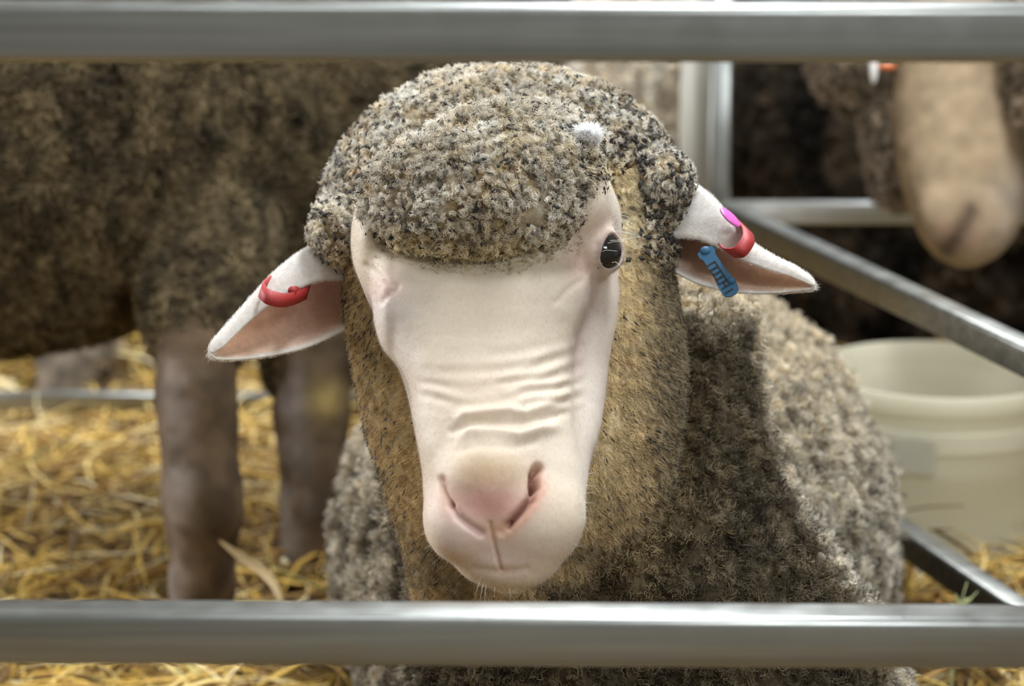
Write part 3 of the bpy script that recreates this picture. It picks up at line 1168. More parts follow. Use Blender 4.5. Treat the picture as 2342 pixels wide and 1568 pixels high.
def strands_to_obj(name, pts, ti, base_col, r0, dark_p=0.0, tipw=0.35, parent=None, m_=None):
    K = pts.shape[1]
    n_ = len(pts)
    s = np.linspace(0, 1, K)[None, :, None]
    c = base_col[ti] * (1 + rng.normal(size=(n_, 1)) * .10)
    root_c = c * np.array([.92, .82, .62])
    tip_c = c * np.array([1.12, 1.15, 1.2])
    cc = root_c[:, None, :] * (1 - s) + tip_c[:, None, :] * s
    if dark_p:
        dk = (rng.random(len(base_col)) < dark_p)[ti]
        cc[dk] = cc[dk] * (1 - .85 * sstep(.35, .8, s))
    rad = r0 * (0.75 + .5 * rng.random((n_, 1))) * np.linspace(1, tipw, K)[None, :]
    return hair_obj(name, to_world(pts), rad, np.clip(cc, 0, 1), m_ or M_HAIR, parent)


clump = .25 + 1.3 * sstep(-.25, .25, fbm(fc * 110, 2, 51))
P, fi = sample(hv2, hq, 9000, topw * vis * hide * clump)
Nn = fn[fi]
ppx, ppy = project(P)
pc = wool_colour(P, ppx, ppy, 'head') * 1.12 * (.8 + .4 * rng.random((len(P), 1)))
pts, ti = curls(P, Nn, 15, .0055 + .0030 * rng.random(len(P)), K=8, spread=.0009, curl=.0012, turns=(.9, 2.0), lean=.75)
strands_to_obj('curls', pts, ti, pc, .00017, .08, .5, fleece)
# shorter plush down the cheeks and jaw
P, fi = sample(hv2, hq, 9000, (1 - topw) * vis * hide)
ppx, ppy = project(P)
pc = wool_colour(P, ppx, ppy, 'head') * 1.1
comb = np.zeros((len(P), 3)) + np.array([0, -1.0, 0])
comb[:, 0] = np.where(ppx < 1150, -.9, .9)
pts, ti = curls(P, fn[fi], 8, .0042 + .002 * rng.random(len(P)), K=6, spread=.0014, curl=.0005, turns=(.4, 1.1), lean=.4, comb=comb, comb_w=.7)
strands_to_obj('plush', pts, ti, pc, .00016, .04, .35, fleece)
# sparse short wool where the forelock thins out into the face
fw = np.exp(-((spy - 600 + .0010 * (spx - 1090) ** 2) / 20.0) ** 2) * (spx > 850) * (spx < 1330) * (np.arange(len(skQ)) < nface) * sstep(0, .3, -sfn[:, 2])
P, fi = sample(skV, skQ, 520, fw)
pts, ti = curls(P, sfn[fi], 6, .0028, K=6, spread=.0010, curl=.0007, turns=(.5, 1.2), lean=.8)
strands_to_obj('brow_wool', pts, ti, np.zeros((len(P), 3)) + np.array([.60, .51, .35]) * (.8 + .4 * rng.random((len(P), 1))), .00014, .10, .4, fleece)
# trunk and neck
bn2 = vnormals(bv2, bq)
bfc = bv2[bq].mean(1)
bfn = unit(bn2[bq].mean(1))
bx, by = project(bfc)
wt = sstep(.8, .2, bfn[:, 2]) * sstep(2.5, 2.3, bfc[:, 2]) * sstep(1750, 1620, by)
gaps = fbm(np.stack([bfc[:, 0] * 62, bfc[:, 1] * 22, bfc[:, 2] * 62], -1), 3, 23)
P, fi = sample(bv2, bq, 30000, wt * np.where(bfc[:, 2] < 1.95, .8, .06 + 1.4 * sstep(.25, -.20, gaps)))
ppx, ppy = project(P)
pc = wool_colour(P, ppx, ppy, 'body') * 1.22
pts, ti = curls(P, bfn[fi], 8, .008 + .004 * rng.random(len(P)), K=6, spread=.0022, curl=.0016, turns=(.6, 1.6), lean=.6)
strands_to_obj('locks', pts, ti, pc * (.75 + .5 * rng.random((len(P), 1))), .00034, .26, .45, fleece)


# ---- dark dirty tips: flat flakes in the wool
def flakes(P, N, L, Wd, comb, lift=.0012):
    n_ = len(P)
    t = comb + .8 * unit(rng.normal(size=(n_, 3)))
    t = unit(t - N * (t * N).sum(1, keepdims=True) * .7)
    b_ = unit(np.cross(N, t))
    u = unit(np.cross(t, b_))
    L, Wd = L[:, None], Wd[:, None]
    c = P + N * lift
    ring = [c - t * L / 2, c - b_ * Wd / 2 + u * .0003, c + b_ * Wd / 2 + u * .0003, c + t * L / 2 + u * .0010,
            c + u * (.25 * Wd), c - u * (.12 * Wd)]
    V = np.stack(ring, 1).reshape(-1, 3)
    o_ = np.arange(n_)[:, None] * 6
    F_ = np.concatenate([o_ + np.array(x) for x in ((0, 1, 4), (1, 3, 4), (3, 2, 4), (2, 0, 4), (1, 0, 5), (3, 1, 5), (2, 3, 5), (0, 2, 5))])
    return V, F_


w_top = topw * vis * hide * (.35 + 1.4 * sstep(1240, 1480, fpx) + .5 * sstep(950, 800, fpx))
NF = 2700
P1, f1 = sample(hv2, hq, NF, w_top)
px1, py1 = project(P1)
big = 1.3 * sstep(1330, 1500, px1) + .5 * sstep(900, 800, px1)
L1 = .0034 + .0036 * rng.random(NF) + .0036 * big * rng.random(NF) ** 1.5
W1 = .0016 + .0018 * rng.random(NF) + .0022 * big * rng.random(NF) ** 1.5
cm1 = np.zeros((NF, 3)) + np.array([0, -.3, 0])
V1, F1 = flakes(P1, fn[f1], L1, W1, cm1, (.0035 + .0028 * rng.random(NF))[:, None])
w_low = (1 - topw) * vis * hide * (.10 + sstep(1440, 1520, fpx) + .9 * sstep(900, 840, fpx - .1 * (fpy - 700)))
NG = 1700
P2, f2 = sample(hv2, hq, NG, w_low)
px2, py2 = project(P2)
cm2 = np.zeros((NG, 3)) + np.array([0, -1.3, 0])
cm2[:, 0] = np.where(px2 < 1150, -.7, .8)
V2, F2 = flakes(P2, fn[f2], .0028 + .0055 * rng.random(NG) ** 1.5, .0007 + .0009 * rng.random(NG), cm2, .0040)
V = np.concatenate([V1, V2])
F_ = np.concatenate([F1, F2 + len(V1)])
cv = np.array([0.040, 0.036, 0.032]) * (.6 + .9 * rng.random((len(V) // 6, 1)))
brown = (rng.random(len(cv)) < .18)[:, None]
cv = np.where(brown, np.array([0.10, 0.055, 0.025]), cv)
o = mesh_obj('dirt_flecks', to_world(V), F_, M_DARKBIT, root, False, np.repeat(cv, 6, 0))
o['kind'] = 'stuff'
o['label'] = 'dark dirty specks caught in the wool'

# ---- downy fur on the ears and the outline of the face
isear = (np.arange(len(skQ)) >= nface).astype(float)
light = (skC[skQ].mean(1)[:, 2] > .5).astype(float)
bare = np.exp(-(((spx - 1122) / 125.0) ** 2 + ((spy - 1165) / 85.0) ** 2) ** 2)
wgt = isear * (.12 + 1.2 * light) + (1 - isear) * .5 * (1 - .95 * bare) * sstep(1.75, 1.68, fcs[:, 2])
P, fi = sample(skV, skQ, 70000, wgt)
pc = skC[skQ[fi, 0]] * np.where(isear[fi] > 0, 1.05, .84)[:, None]
cmb = np.zeros((len(P), 3))
cmb[:, 1] = -.8
cmb[:, 0] = np.where(isear[fi] > 0, np.where(P[:, 0] < 0, -1.4, 1.4), 0)
ln = np.where(isear[fi] > 0, .0046, .0024)
pts, ti = curls(P, sfn[fi], 1, ln, K=4, spread=.0004, curl=.0002, turns=(.2, .5), lean=.25, comb=cmb, comb_w=np.where(isear[fi] > 0, .8, 1.5)[:, None])
rad = np.full(pts.shape[:2], .00006) * np.linspace(1, .4, 4)[None, :]
hair_obj('fur', to_world(pts), rad, np.repeat(pc[ti][:, None, :], 4, 1), M_FUR, body)

# ---- lashes and whiskers


def hairs(name, lines, r, color, parent):
    K = 8
    A = np.array([spline([cam(*p) for p in L_], K) for L_ in lines])
    hair_obj(name, to_world(A), np.full(A.shape[:2], r) * np.linspace(1, .35, K)[None, :], np.zeros(A.shape) + np.array(color), M_HAIR, parent)


lash = []
for (a, b_, c) in (((1404, 520), (1432, 522), (1462, 540)), ((1404, 524), (1428, 530), (1455, 536)), ((1400, 515), (1425, 505), (1448, 512)),
                   ((1402, 510), (1424, 500), (1440, 508)), ((1395, 550), (1420, 548), (1470, 540)), ((1390, 556), (1412, 552), (1436, 552)),
                   ((1378, 575), (1392, 572), (1412, 574)), ((1408, 530), (1440, 534), (1472, 546)), ((1398, 498), (1422, 492), (1440, 497)),
                   ((1400, 600), (1414, 603), (1424, 612))):
    lash.append([(a[0], a[1], 1.598), (b_[0], b_[1], 1.585), (c[0], c[1], 1.585)])
hairs('eyelashes', lash, .00022, (.85, .83, .80), root)
wh = []
for (x0, y0, x1, y1) in ((1318, 1110, 1360, 1112), (1316, 1132, 1362, 1126), (1322, 1152, 1358, 1150), (1318, 1172, 1350, 1168), (1308, 1185, 1345, 1184),
                         (1330, 1090, 1362, 1080), (1296, 1240, 1330, 1250), (1290, 1252, 1312, 1258), (985, 1215, 962, 1225), (1000, 1238, 970, 1256),
                         (1106, 1330, 1098, 1372), (1112, 1332, 1108, 1380), (1132, 1338, 1130, 1366), (1098, 1328, 1086, 1364), (1165, 1338, 1168, 1372)):
    wh.append([(x0, y0, 1.525), ((x0 + x1) / 2, (y0 + y1) / 2 - 2, 1.520), (x1, y1, 1.522)])
hairs('whiskers', wh, .00014, (.85, .83, .78), root)

# ---- ear tags
t_l = empty('ear_tag', W(640, 670, 1.66))
t_l.parent = root
t_l.matrix_parent_inverse = Matrix.Translation(-Vector(world_loc(root)))
t_l['label'] = 'plain red loop tag'
wv3 = cam(632, 701, 1.650) - cam(642, 669, 1.653)
path = [cam(*p) for p in ((704, 668, 1.676), (672, 682, 1.656), (640, 686, 1.642), (612, 678, 1.638), (599, 666, 1.644), (606, 653, 1.660), (638, 634, 1.684), (668, 618, 1.700))]
v, f = ribbon(path, wv3, .0014)
mesh_obj('loop', to_world(v), f, M_RED, t_l)
v, f = tube([cam(668, 664, 1.655), cam(684, 662, 1.680)], .0030, 6, 14)
mesh_obj('pin', to_world(v), f, M_RED, t_l)

t_r = empty('ear_tag', W(1700, 550, 1.66))
t_r.parent = root
t_r.matrix_parent_inverse = Matrix.Translation(-Vector(world_loc(root)))
t_r['label'] = 'red loop tag with a magenta button'
wv3 = cam(1712, 574, 1.65) - cam(1686, 554, 1.65)
path = [cam(*p) for p in ((1682, 500, 1.690), (1698, 516, 1.672), (1711, 534, 1.650), (1708, 555, 1.637), (1694, 574, 1.634), (1672, 578, 1.644), (1655, 566, 1.664))]
v, f = ribbon(path, wv3, .0014)
mesh_obj('loop', to_world(v), f, M_RED, t_r)
ba = unit(cam(1692, 520, 1.668) - cam(1645, 476, 1.668))
bn_ = unit(np.array([.55, .55, -.35]))
bn_ = unit(bn_ - ba * (bn_ @ ba))
v, f = blob(cam(1670, 497, 1.662), (33 * PXM, .0022, 26 * PXM), (ba, bn_, np.cross(ba, bn_)))
mesh_obj('button', to_world(v), f, M_PINK, t_r)

t_b = empty('ear_tag', W(1645, 610, 1.65))
t_b.parent = root
t_b.matrix_parent_inverse = Matrix.Translation(-Vector(world_loc(root)))
t_b['label'] = 'blue plastic tag with printed digits'
DB = 1.648
pa, pb = cam(1612, 572, DB + .006), cam(1676, 672, DB - .004)
along = unit(pb - pa)
across = unit(np.cross(along, np.array([0, 0, -1.0])))
nrm = np.cross(across, along)
if nrm[2] > 0:
    nrm = -nrm


def box_cam(c, ext, axes):
    v, f = [], []
    for sx in (-1, 1):
        for sy in (-1, 1):
            for sz in (-1, 1):
                v.append(c + sx * ext[0] * axes[0] + sy * ext[1] * axes[1] + sz * ext[2] * axes[2])
    return np.array(v), [(0, 1, 3, 2), (4, 6, 7, 5), (0, 4, 5, 1), (2, 3, 7, 6), (0, 2, 6, 4), (1, 5, 7, 3)]


Lt = np.linalg.norm(pb - pa)
prof = [(-.02, .55), (.0, .95), (.10, 1.0), (.16, .78), (.55, .80), (.70, .95), (.90, 1.0), (.98, .85), (1.03, .35)]
vv, ff = [], []
hw = 21 * PXM
for (t, w_) in prof:
    c = pa + along * Lt * t
    for s_ in (-1, 1):
        for u_ in (0, 1):
            vv.append(c + across * s_ * hw * w_ + nrm * (.0016 if u_ else -.0008))
for i in range(len(prof) - 1):
    a = i * 4
    for (p_, r_) in ((0, 1), (1, 3), (3, 2), (2, 0)):
        ff.append((a + p_, a + r_, a + 4 + r_, a + 4 + p_))
ff.append((0, 2, 3, 1))
e = (len(prof) - 1) * 4
ff.append((e, e + 1, e + 3, e + 2))
mesh_obj('plate', to_world(np.array(vv)), ff, M_BLUE, t_b, False)
sgn = 1.0 if across[0] > 0 else -1.0
vv, ff = blob(pa + along * Lt * .78 + across * sgn * hw * .62 + nrm * .001, (.0030, .0030, .0024), None, 20, 12)
mesh_obj('stud', to_world(vv), ff, M_BLUE, t_b)
vv, ff = blob(pa + along * Lt * .03 + nrm * .001, (.0040, .0034, .0022), None, 20, 12)
mesh_obj('stud', to_world(vv), ff, M_BLUE, t_b)
# digits as raised strokes
SEG = {'0': 'abcdef', '1': 'bc', '7': 'abc', '4': 'fgbc'}
vv, ff = [], []
for i, ch in enumerate('1700041'):
    c = pa + along * Lt * (.25 + .105 * i) - across * sgn * hw * .22
    gw, gh = .0030, .0017                     # the digits stand across the plate
    xa, ya = across * sgn, along
    sg_ = {'a': ((gw, -gh), (gw, gh)), 'd': ((-gw, -gh), (-gw, gh)), 'g': ((0, -gh), (0, gh)), 'f': ((0, -gh), (gw, -gh)),
           'e': ((-gw, -gh), (0, -gh)), 'b': ((0, gh), (gw, gh)), 'c': ((-gw, gh), (0, gh))}
    for s_ in SEG[ch]:
        (x0, y0), (x1, y1) = sg_[s_]
        A, B = c + xa * x0 + ya * y0, c + xa * x1 + ya * y1
        d_ = unit(B - A)
        bb, bf = box_cam((A + B) / 2 + nrm * .0018, (np.linalg.norm(B - A) / 2 + .0003, .00045, .0003), (d_, np.cross(nrm, d_), nrm))
        ff += [tuple(x + len(vv) for x in fc_) for fc_ in bf]
        vv += list(bb)
mesh_obj('lettering', to_world(np.array(vv)), ff, M_INK, t_b, False)


# ================================================================== OTHER SHEEP
def wool_sheep(label, lo, hi, h, build_skin, build_wool, pig, skin_pig, n_locks, lock_r, disp_a, seed, base_px, lock_len=.012):
    """a sheep farther back: continuous skin surface, fleece over it, curled locks"""
    r = tag(empty('sheep', to_world(cam(*base_px)) * np.array([1, 1, 0])), label, 'sheep')
    g = Grid(lo, hi, h)
    build_skin(g)
    hg = CAMH - g.Z * sp + g.Y * cp
    g.f = np.maximum(g.f, .004 - hg).astype(np.float32)
    v, q = g.mesh()
    v = relax(v, q, 1)
    n_ = vnormals(v, q)
    v = v + n_ * (.0015 * fbm(v * 60, 2, seed))[:, None]
    pxx, pyy = project(v)
    c = skin_pig(v, pxx, pyy)
    mesh_obj('body', to_world(v), q, M_HIDE, r, True, c)
    g = Grid(lo, hi, h)
    build_wool(g)
    g.f = np.maximum(g.f, .004 - hg).astype(np.float32)
    v, q = g.mesh()
    n_ = vnormals(v, q)
    st = np.stack([v[:, 0] * 100, v[:, 1] * 55, v[:, 2] * 100], -1)
    v = v + n_ * (disp_a * (.5 - worley(st, seed)) + disp_a * .9 * fbm(v * 16, 2, seed + 1))[:, None]
    c = pig(v, seed)
    fl = mesh_obj('fleece', to_world(v), q, M_WOOL, r, True, c * .6)
    if n_locks:
        n_ = vnormals(v, q)
        fc_ = v[q].mean(1)
        fn_ = unit(n_[q].mean(1))
        xx_, yy_ = project(fc_)
        w_ = sstep(.6, .1, fn_[:, 2]) * ((xx_ > -250) & (xx_ < 2600) & (yy_ > 0) & (yy_ < 1500))
        P, fi = sample(v, q, n_locks, w_ + 1e-9)
        pts, ti = curls(P, fn_[fi], 5, lock_len * (.7 + .6 * rng.random(n_locks)), K=6, spread=.003, curl=.003, turns=(.5, 1.4), lean=.9)
        strands_to_obj('locks', pts, ti, pig(P, seed) * 1.25 * (.55 + .9 * rng.random((len(P), 1))), lock_r, .12, .5, fl)
    return r


def pig_brown(v, s):
    k = np.clip(.5 + .9 * fbm(np.stack([v[:, 0] * 70, v[:, 1] * 40, v[:, 2] * 70], -1), 3, s), 0, 1)[:, None]
    return np.array([0.215, 0.162, 0.088]) * (1 - k) + np.array([0.035, 0.027, 0.017]) * k


def pig_black(v, s):
    k = np.clip(.6 + 1.5 * fbm(np.stack([v[:, 0] * 34, v[:, 1] * 9, v[:, 2] * 34], -1), 3, s), 0, 1)[:, None]
    return np.array([0.085, 0.064, 0.044]) * (1 - k) + np.array([0.014, 0.012, 0.010]) * k


def pig_cream(v, s):
    k = np.clip(.45 + 1.0 * fbm(np.stack([v[:, 0] * 60, v[:, 1] * 18, v[:, 2] * 60], -1), 3, s), 0, 1)[:, None]
    return np.array([0.80, 0.72, 0.60]) * (1 - k) + np.array([0.36, 0.30, 0.23]) * k


def pig_tan(v, s):
    k = np.clip(.5 + .9 * fbm(v * 50, 3, s), 0, 1)[:, None]
    return np.array([0.44, 0.35, 0.26]) * (1 - k) + np.array([0.12, 0.095, 0.065]) * k


# ---- the dark one standing on the left
def shrink(L, k):
    return [(x, y, d, r * k) for (x, y, d, r) in L]


def R_(px_, d):
    return px_ / FPX * d


def legs(g, L, k=.012):
    for pts in L:
        g.add(g.chain([(cam(x, y, d), R_(r, d)) for (x, y, d, r) in pts], .022), k)


LEG1 = [(455, 640, 2.30, 90), (452, 800, 2.27, 90), (448, 915, 2.26, 93), (456, 1010, 2.26, 84), (462, 1120, 2.26, 88), (466, 1180, 2.265, 84),
        (465, 1250, 2.27, 66), (462, 1330, 2.28, 72), (460, 1420, 2.29, 84)]
LEG2 = [(715, 560, 2.52, 100), (718, 800, 2.50, 92), (712, 950, 2.49, 86), (716, 1060, 2.485, 74), (716, 1160, 2.485, 70), (708, 1240, 2.49, 62),
        (704, 1310, 2.495, 66), (700, 1360, 2.50, 70)]
LEG3 = [(-640, 560, 2.32, 110), (-700, 800, 2.30, 80), (-660, 1000, 2.29, 64), (-655, 1220, 2.29, 56), (-660, 1400, 2.30, 74)]
LEG4 = [(-560, 560, 2.60, 100), (-620, 800, 2.58, 74), (-580, 950, 2.57, 60), (-575, 1120, 2.57, 54), (-580, 1270, 2.58, 70)]


def skin_left(g):
    legs(g, (shrink(LEG1, .90), shrink(LEG2, .92), LEG3, LEG4))
    g.add(g.ellipsoid(cam(-40, 330, 2.46), (.34, .16, .15)), .03)
    g.add(g.chain([(cam(640, 300, 2.5), .10), (cam(1150, -250, 2.58), .07), (cam(1330, -520, 2.58), .07), (cam(1560, -420, 2.50), .05), (cam(1680, -330, 2.47), .036)], .02), .03)


def wool_left(g):
    g.add(g.ellipsoid(cam(-110, 255, 2.46), (.395, .246, .245)))
    g.add(g.ellipsoid(cam(610, 300, 2.53), (.20, .19, .16)), .035)
    g.add(g.chain([(cam(640, 180, 2.53), .135), (cam(1120, -200, 2.60), .10), (cam(1240, -420, 2.60), .085)], .02), .05)
    g.add(g.chain([(cam(470, 560, 2.36), R_(150, 2.36)), (cam(456, 745, 2.29), R_(108, 2.29))], .02), .03)
    g.add(g.chain([(cam(725, 450, 2.55), R_(165, 2.55)), (cam(716, 810, 2.52), R_(104, 2.52))], .02), .03)
    g.add(g.chain([(cam(-560, 420, 2.40), .12), (cam(-690, 760, 2.31), .055)], .02), .03)


def leg_pig(v, x, y):
    n1 = fbm(v * 40, 3, 61)
    c = np.zeros((len(v), 3)) + np.array([0.125, 0.092, 0.062])
    k = np.clip(.4 + 1.6 * n1, 0, 1)[:, None]
    c = c * np.array([1.12, 1.0, .86])
    c = c * (1 - .7 * k) + np.array([0.05, 0.036, 0.022]) * .7 * k
    pale = (np.exp(-((x - 405) / 40.0) ** 2) + np.exp(-((x - 660) / 40.0) ** 2)) * sstep(780, 850, y)  # light from the left painted along both front legs
    pale = np.clip(pale * np.clip(.7 + 1.2 * fbm(v * 45, 2, 66), 0, 1), 0, 1)[:, None] * .8
    c = c * (1 - pale) + np.array([0.30, 0.25, 0.22]) * pale
    yl = (np.exp(-(((x - 745) / 40.0) ** 2 + ((y - 915) / 45.0) ** 2)))[:, None]
    return c * (1 - .8 * yl) + np.array([0.34, 0.24, 0.08]) * .8 * yl


wool_sheep('dark brown fleeced sheep standing side on, its two dirty front legs in the straw', (-0.95, -0.30, 2.14), (0.32, 0.62, 2.85), .0065,
           skin_left, wool_left, pig_brown, leg_pig, 40000, .00062, .009, 71, (100, 1300, 2.4), .011)


# ---- the cream muzzle hanging in on the right
def skin_right(g):
    g.add(g.sweep([(-300, 2040, 2470, 2.66, .08), (-100, 2050, 2450, 2.60, .085), (150, 2046, 2460, 2.56, .085), (300, 2048, 2440, 2.54, .08), (400, 2060, 2400, 2.53, .072),
                   (480, 2086, 2352, 2.525, .062), (550, 2116, 2308, 2.525, .052), (590, 2152, 2272, 2.535, .04), (612, 2196, 2232, 2.55, .02)], 2.3))
    g.add(g.ellipsoid(cam(2150, 500, 2.548), (R_(46, 2.54), R_(60, 2.54), .022)), .02)
    g.add(g.ellipsoid(cam(2262, 500, 2.548), (R_(50, 2.54), R_(70, 2.54), .022)), .02)
    slit = g.chain([(cam(2218, 480, 2.512), .008), (cam(2200, 525, 2.512), .012), (cam(2170, 568, 2.518), .008)], .004)
    g.f = smax(g.f, -slit, .006).astype(np.float32)
    g.add(g.capsule(cam(2240, -200, 2.70), cam(2750, -60, 2.56), .09, .12), .03)
    for (x, y, d) in ((2700, 300, 2.44), (2740, 300, 2.60), (3200, 300, 2.44), (3240, 300, 2.60)):
        g.add(g.chain([(cam(x, 200, d), .05), (cam(x, 600, d), .03), (cam(x, 784 + FPX * ((CAMH - .02) / d - sp) / cp, d), .032)], .01), .02)


def wool_right(g):
    g.add(g.ellipsoid(cam(1990, 120, 2.72), (R_(135, 2.72), R_(140, 2.66), .08)))
    g.add(g.ellipsoid(cam(2050, 290, 2.70), (R_(66, 2.66), R_(160, 2.66), .05)), .02)
    g.add(g.ellipsoid(cam(2058, 410, 2.69), (R_(60, 2.66), R_(70, 2.66), .04)), .015)
    g.add(g.ellipsoid(cam(2210, -160, 2.74), (R_(230, 2.74), R_(190, 2.74), .11)), .03)
    g.add(g.capsule(cam(2300, -120, 2.72), cam(2650, 0, 2.58), .12, .15), .04)
    g.add(g.ellipsoid(cam(2960, 130, 2.52), (.30, .21, .17)), .05)


def face_pig(v, x, y):
    c = np.zeros((len(v), 3)) + np.array([0.385, 0.285, 0.18])
    k = np.exp(-(((x - 2190) / 60.0) ** 2 + ((y - 540) / 45.0) ** 2))[:, None]
    c = c * (1 - .7 * k) + np.array([0.27, 0.15, 0.12]) * .7 * k
    d, t = line_d(x, y, [(2222, 478), (2202, 522), (2168, 568)])
    k = np.exp(-(d / 20.0) ** 2)[:, None]
    c = c * (1 - .97 * k) + np.array([0.035, 0.022, 0.018]) * .97 * k
    k = (sstep(2230, 2330, x) * sstep(330, 460, y))[:, None]
    c = c * (1 - .5 * k) + np.array([0.34, 0.31, 0.28]) * .5 * k
    k = np.clip(.4 + fbm(v * 30, 3, 63), 0, 1)[:, None] * .35
    return c * (1 - k) + np.array([0.38, 0.26, 0.15]) * k


rs = wool_sheep('cream muzzled sheep hanging its head above the white bucket', (0.30, -0.42, 2.28), (1.22, 0.62, 2.92), .0065,
                skin_right, wool_right, pig_tan, face_pig, 6000, .0006, .010, 81, (2950, 900, 2.5), .012)
# its ear just under the top rail with a scrap of orange tag
v, f = blob(cam(1998, 150, 2.54), (R_(10, 2.54), R_(42, 2.54), .006), None)
mesh_obj('ear', to_world(v), f, M_BUD, rs)
v, f = blob(cam(2030, 152, 2.535), (R_(20, 2.54), R_(9, 2.54), .004), None)
mesh_obj('ear_tag', to_world(v), f, M_ORANGE, rs)


# ---- the black one behind the back hurdle
def skin_black(g):
    g.add(g.ellipsoid(cam(2180, 350, 3.42), (.28, .16, .13)))
    g.add(g.chain([(cam(2250, 330, 3.40), .09), (cam(2420, 120, 3.42), .07), (cam(2520, 90, 3.42), .05)], .02), .03)
    for (x, d) in ((1950, 3.40), (2060, 3.50), (2240, 3.40), (2330, 3.50)):
        g.add(g.chain([(cam(x, 480, d), .05), (cam(x, 620, d), .03), (cam(x, 784 + FPX * ((CAMH - .02) / d - sp) / cp, d), .03)], .01), .02)


def wool_black(g):
    g.add(g.ellipsoid(cam(2180, 330, 3.42), (.33, .22, .19)))
    g.add(g.ellipsoid(cam(1830, 240, 3.42), (.12, .15, .12)), .04)
    g.add(g.ellipsoid(cam(2120, 620, 3.44), (.27, .12, .14)), .03)


wool_sheep('near black sheep in the shade behind the level steel rail', (0.26, -0.14, 3.10), (1.10, 0.62, 3.72), .0075,
           skin_black, wool_black, pig_black, lambda v, x, y: pig_black(v, 5) * 1.2, 5000, .0007, .010, 91, (2000, 760, 3.35), .014)


# ---- the pale one seen from behind, over the head
def skin_pale(g):
    g.add(g.ellipsoid(cam(1445, 200, 3.35), (.05, .12, .2)))
    for x, d in ((1400, 3.26), (1490, 3.26), (1400, 3.6), (1490, 3.6)):
        g.add(g.chain([(cam(x, 350, d), .035), (cam(x, 620, d), .024), (cam(x, 784 + FPX * ((CAMH - .02) / d - sp) / cp, d), .026)], .01), .02)
    g.add(g.chain([(cam(1445, 100, 3.6), .06), (cam(1445, -80, 3.78), .045), (cam(1445, -60, 3.86), .03)], .01), .03)


def wool_pale(g):
    g.add(g.ellipsoid(cam(1448, 170, 3.40), (.086, .19, .26)))
    g.add(g.chain([(cam(1430, 60, 3.12), .03), (cam(1436, 260, 3.10), .022)], .01), .02)


wool_sheep('pale grey fleeced sheep turned away behind the head and the pale stake', (0.04, -0.10, 3.04), (0.32, 0.62, 3.95), .0075,
           skin_pale, wool_pale, pig_cream, lambda v, x, y: pig_cream(v, 6), 3500, .0007, .012, 95, (1445, 700, 3.4), .014)


# ---- a brown one lying far back on the left, only its leg shows under the dark belly
def skin_far(g):
    g.add(g.chain([(cam(168, 600, 3.30), .05), (cam(165, 760, 3.20), .048), (cam(160, 840, 3.16), .044), (cam(152, 892, 3.14), .038)], .01))
    g.add(g.chain([(cam(-60, 600, 3.5), .05), (cam(-64, 760, 3.52), .03), (cam(-66, 830, 3.52), .03)], .01), .01)
    g.add(g.ellipsoid(cam(60, 540, 3.40), (.17, .10, .13)), .02)


def wool_far(g):
    g.add(g.ellipsoid(cam(60, 520, 3.40), (.22, .15, .17)))
    g.add(g.capsule(cam(150, 600, 3.34), cam(190, 800, 3.22), .07, .050), .03)


wool_sheep('tawny sheep far back on the straw, its leg seen below the dark belly', (-1.0, -0.16, 3.04), (-0.42, 0.34, 3.80), .0075,
           skin_far, wool_far, pig_tan, lambda v, x, y: pig_tan(v, 7) * .45, 1500, .0007, .008, 97, (120, 830, 3.5), .012)

# ================================================================== THE BUCKET
bc = W(2143, 842, 2.55)
RB = R_(279, 2.55)
bk = tag(empty('bucket', (bc[0], bc[1], 0)), 'round white plastic bucket standing on straw behind the side hurdle', 'bucket')
HB = bc[2]
M_PAIL = mat('white_plastic', (0.90, 0.87, 0.74), 0.38, 0, .4)
N, Lk, b = nodes(M_PAIL)
tl = N.new('ShaderNodeBsdfTranslucent')
tl.inputs['Color'].default_value = (0.92, 0.88, 0.72, 1)
mxs = N.new('ShaderNodeMixShader')
mxs.inputs['Fac'].default_value = 0.5
Lk.new(b.outputs['BSDF'], mxs.inputs[1])
Lk.new(tl.outputs['BSDF'], mxs.inputs[2])
Lk.new(mxs.outputs['Shader'], N['Material Output'].inputs['Surface'])
rb = RB * .86


def rad_at(z):
    return rb + (RB * .945 - rb) * z / HB


zc1, zc2 = HB - .040, HB - .062
prof = [(rad_at(0) - .004, 0.004), (rad_at(0), .012), (rad_at(zc2), zc2 - .03), (rad_at(zc2) + .001, zc2 - .028), (rad_at(zc2) + .0005, zc2)]
prof += [(rad_at(zc1) + .0055, zc2 + .001), (rad_at(zc1) + .006, zc1), (rad_at(zc1) + .001, zc1 + .001), (rad_at(HB) + .001, HB - .022)]
prof += [(RB - .001, HB - .020), (RB, HB - .014), (RB, HB - .004), (RB - .0015, HB), (RB - .005, HB), (RB - .007, HB - .004), (rad_at(zc1) - .003, zc1), (rad_at(.03) - .004, .03), (.02, .018)]
prof_s = []
for r_, z_ in prof:
    prof_s.append((r_, z_))
v, f = lathe(prof_s, 96)
v = v + np.array([bc[0], bc[1], 0])
o = mesh_obj('pail', v, f, M_PAIL, bk)
md = o.modifiers.new('edge', 'EDGE_SPLIT')
md.split_angle = math.radians(40)
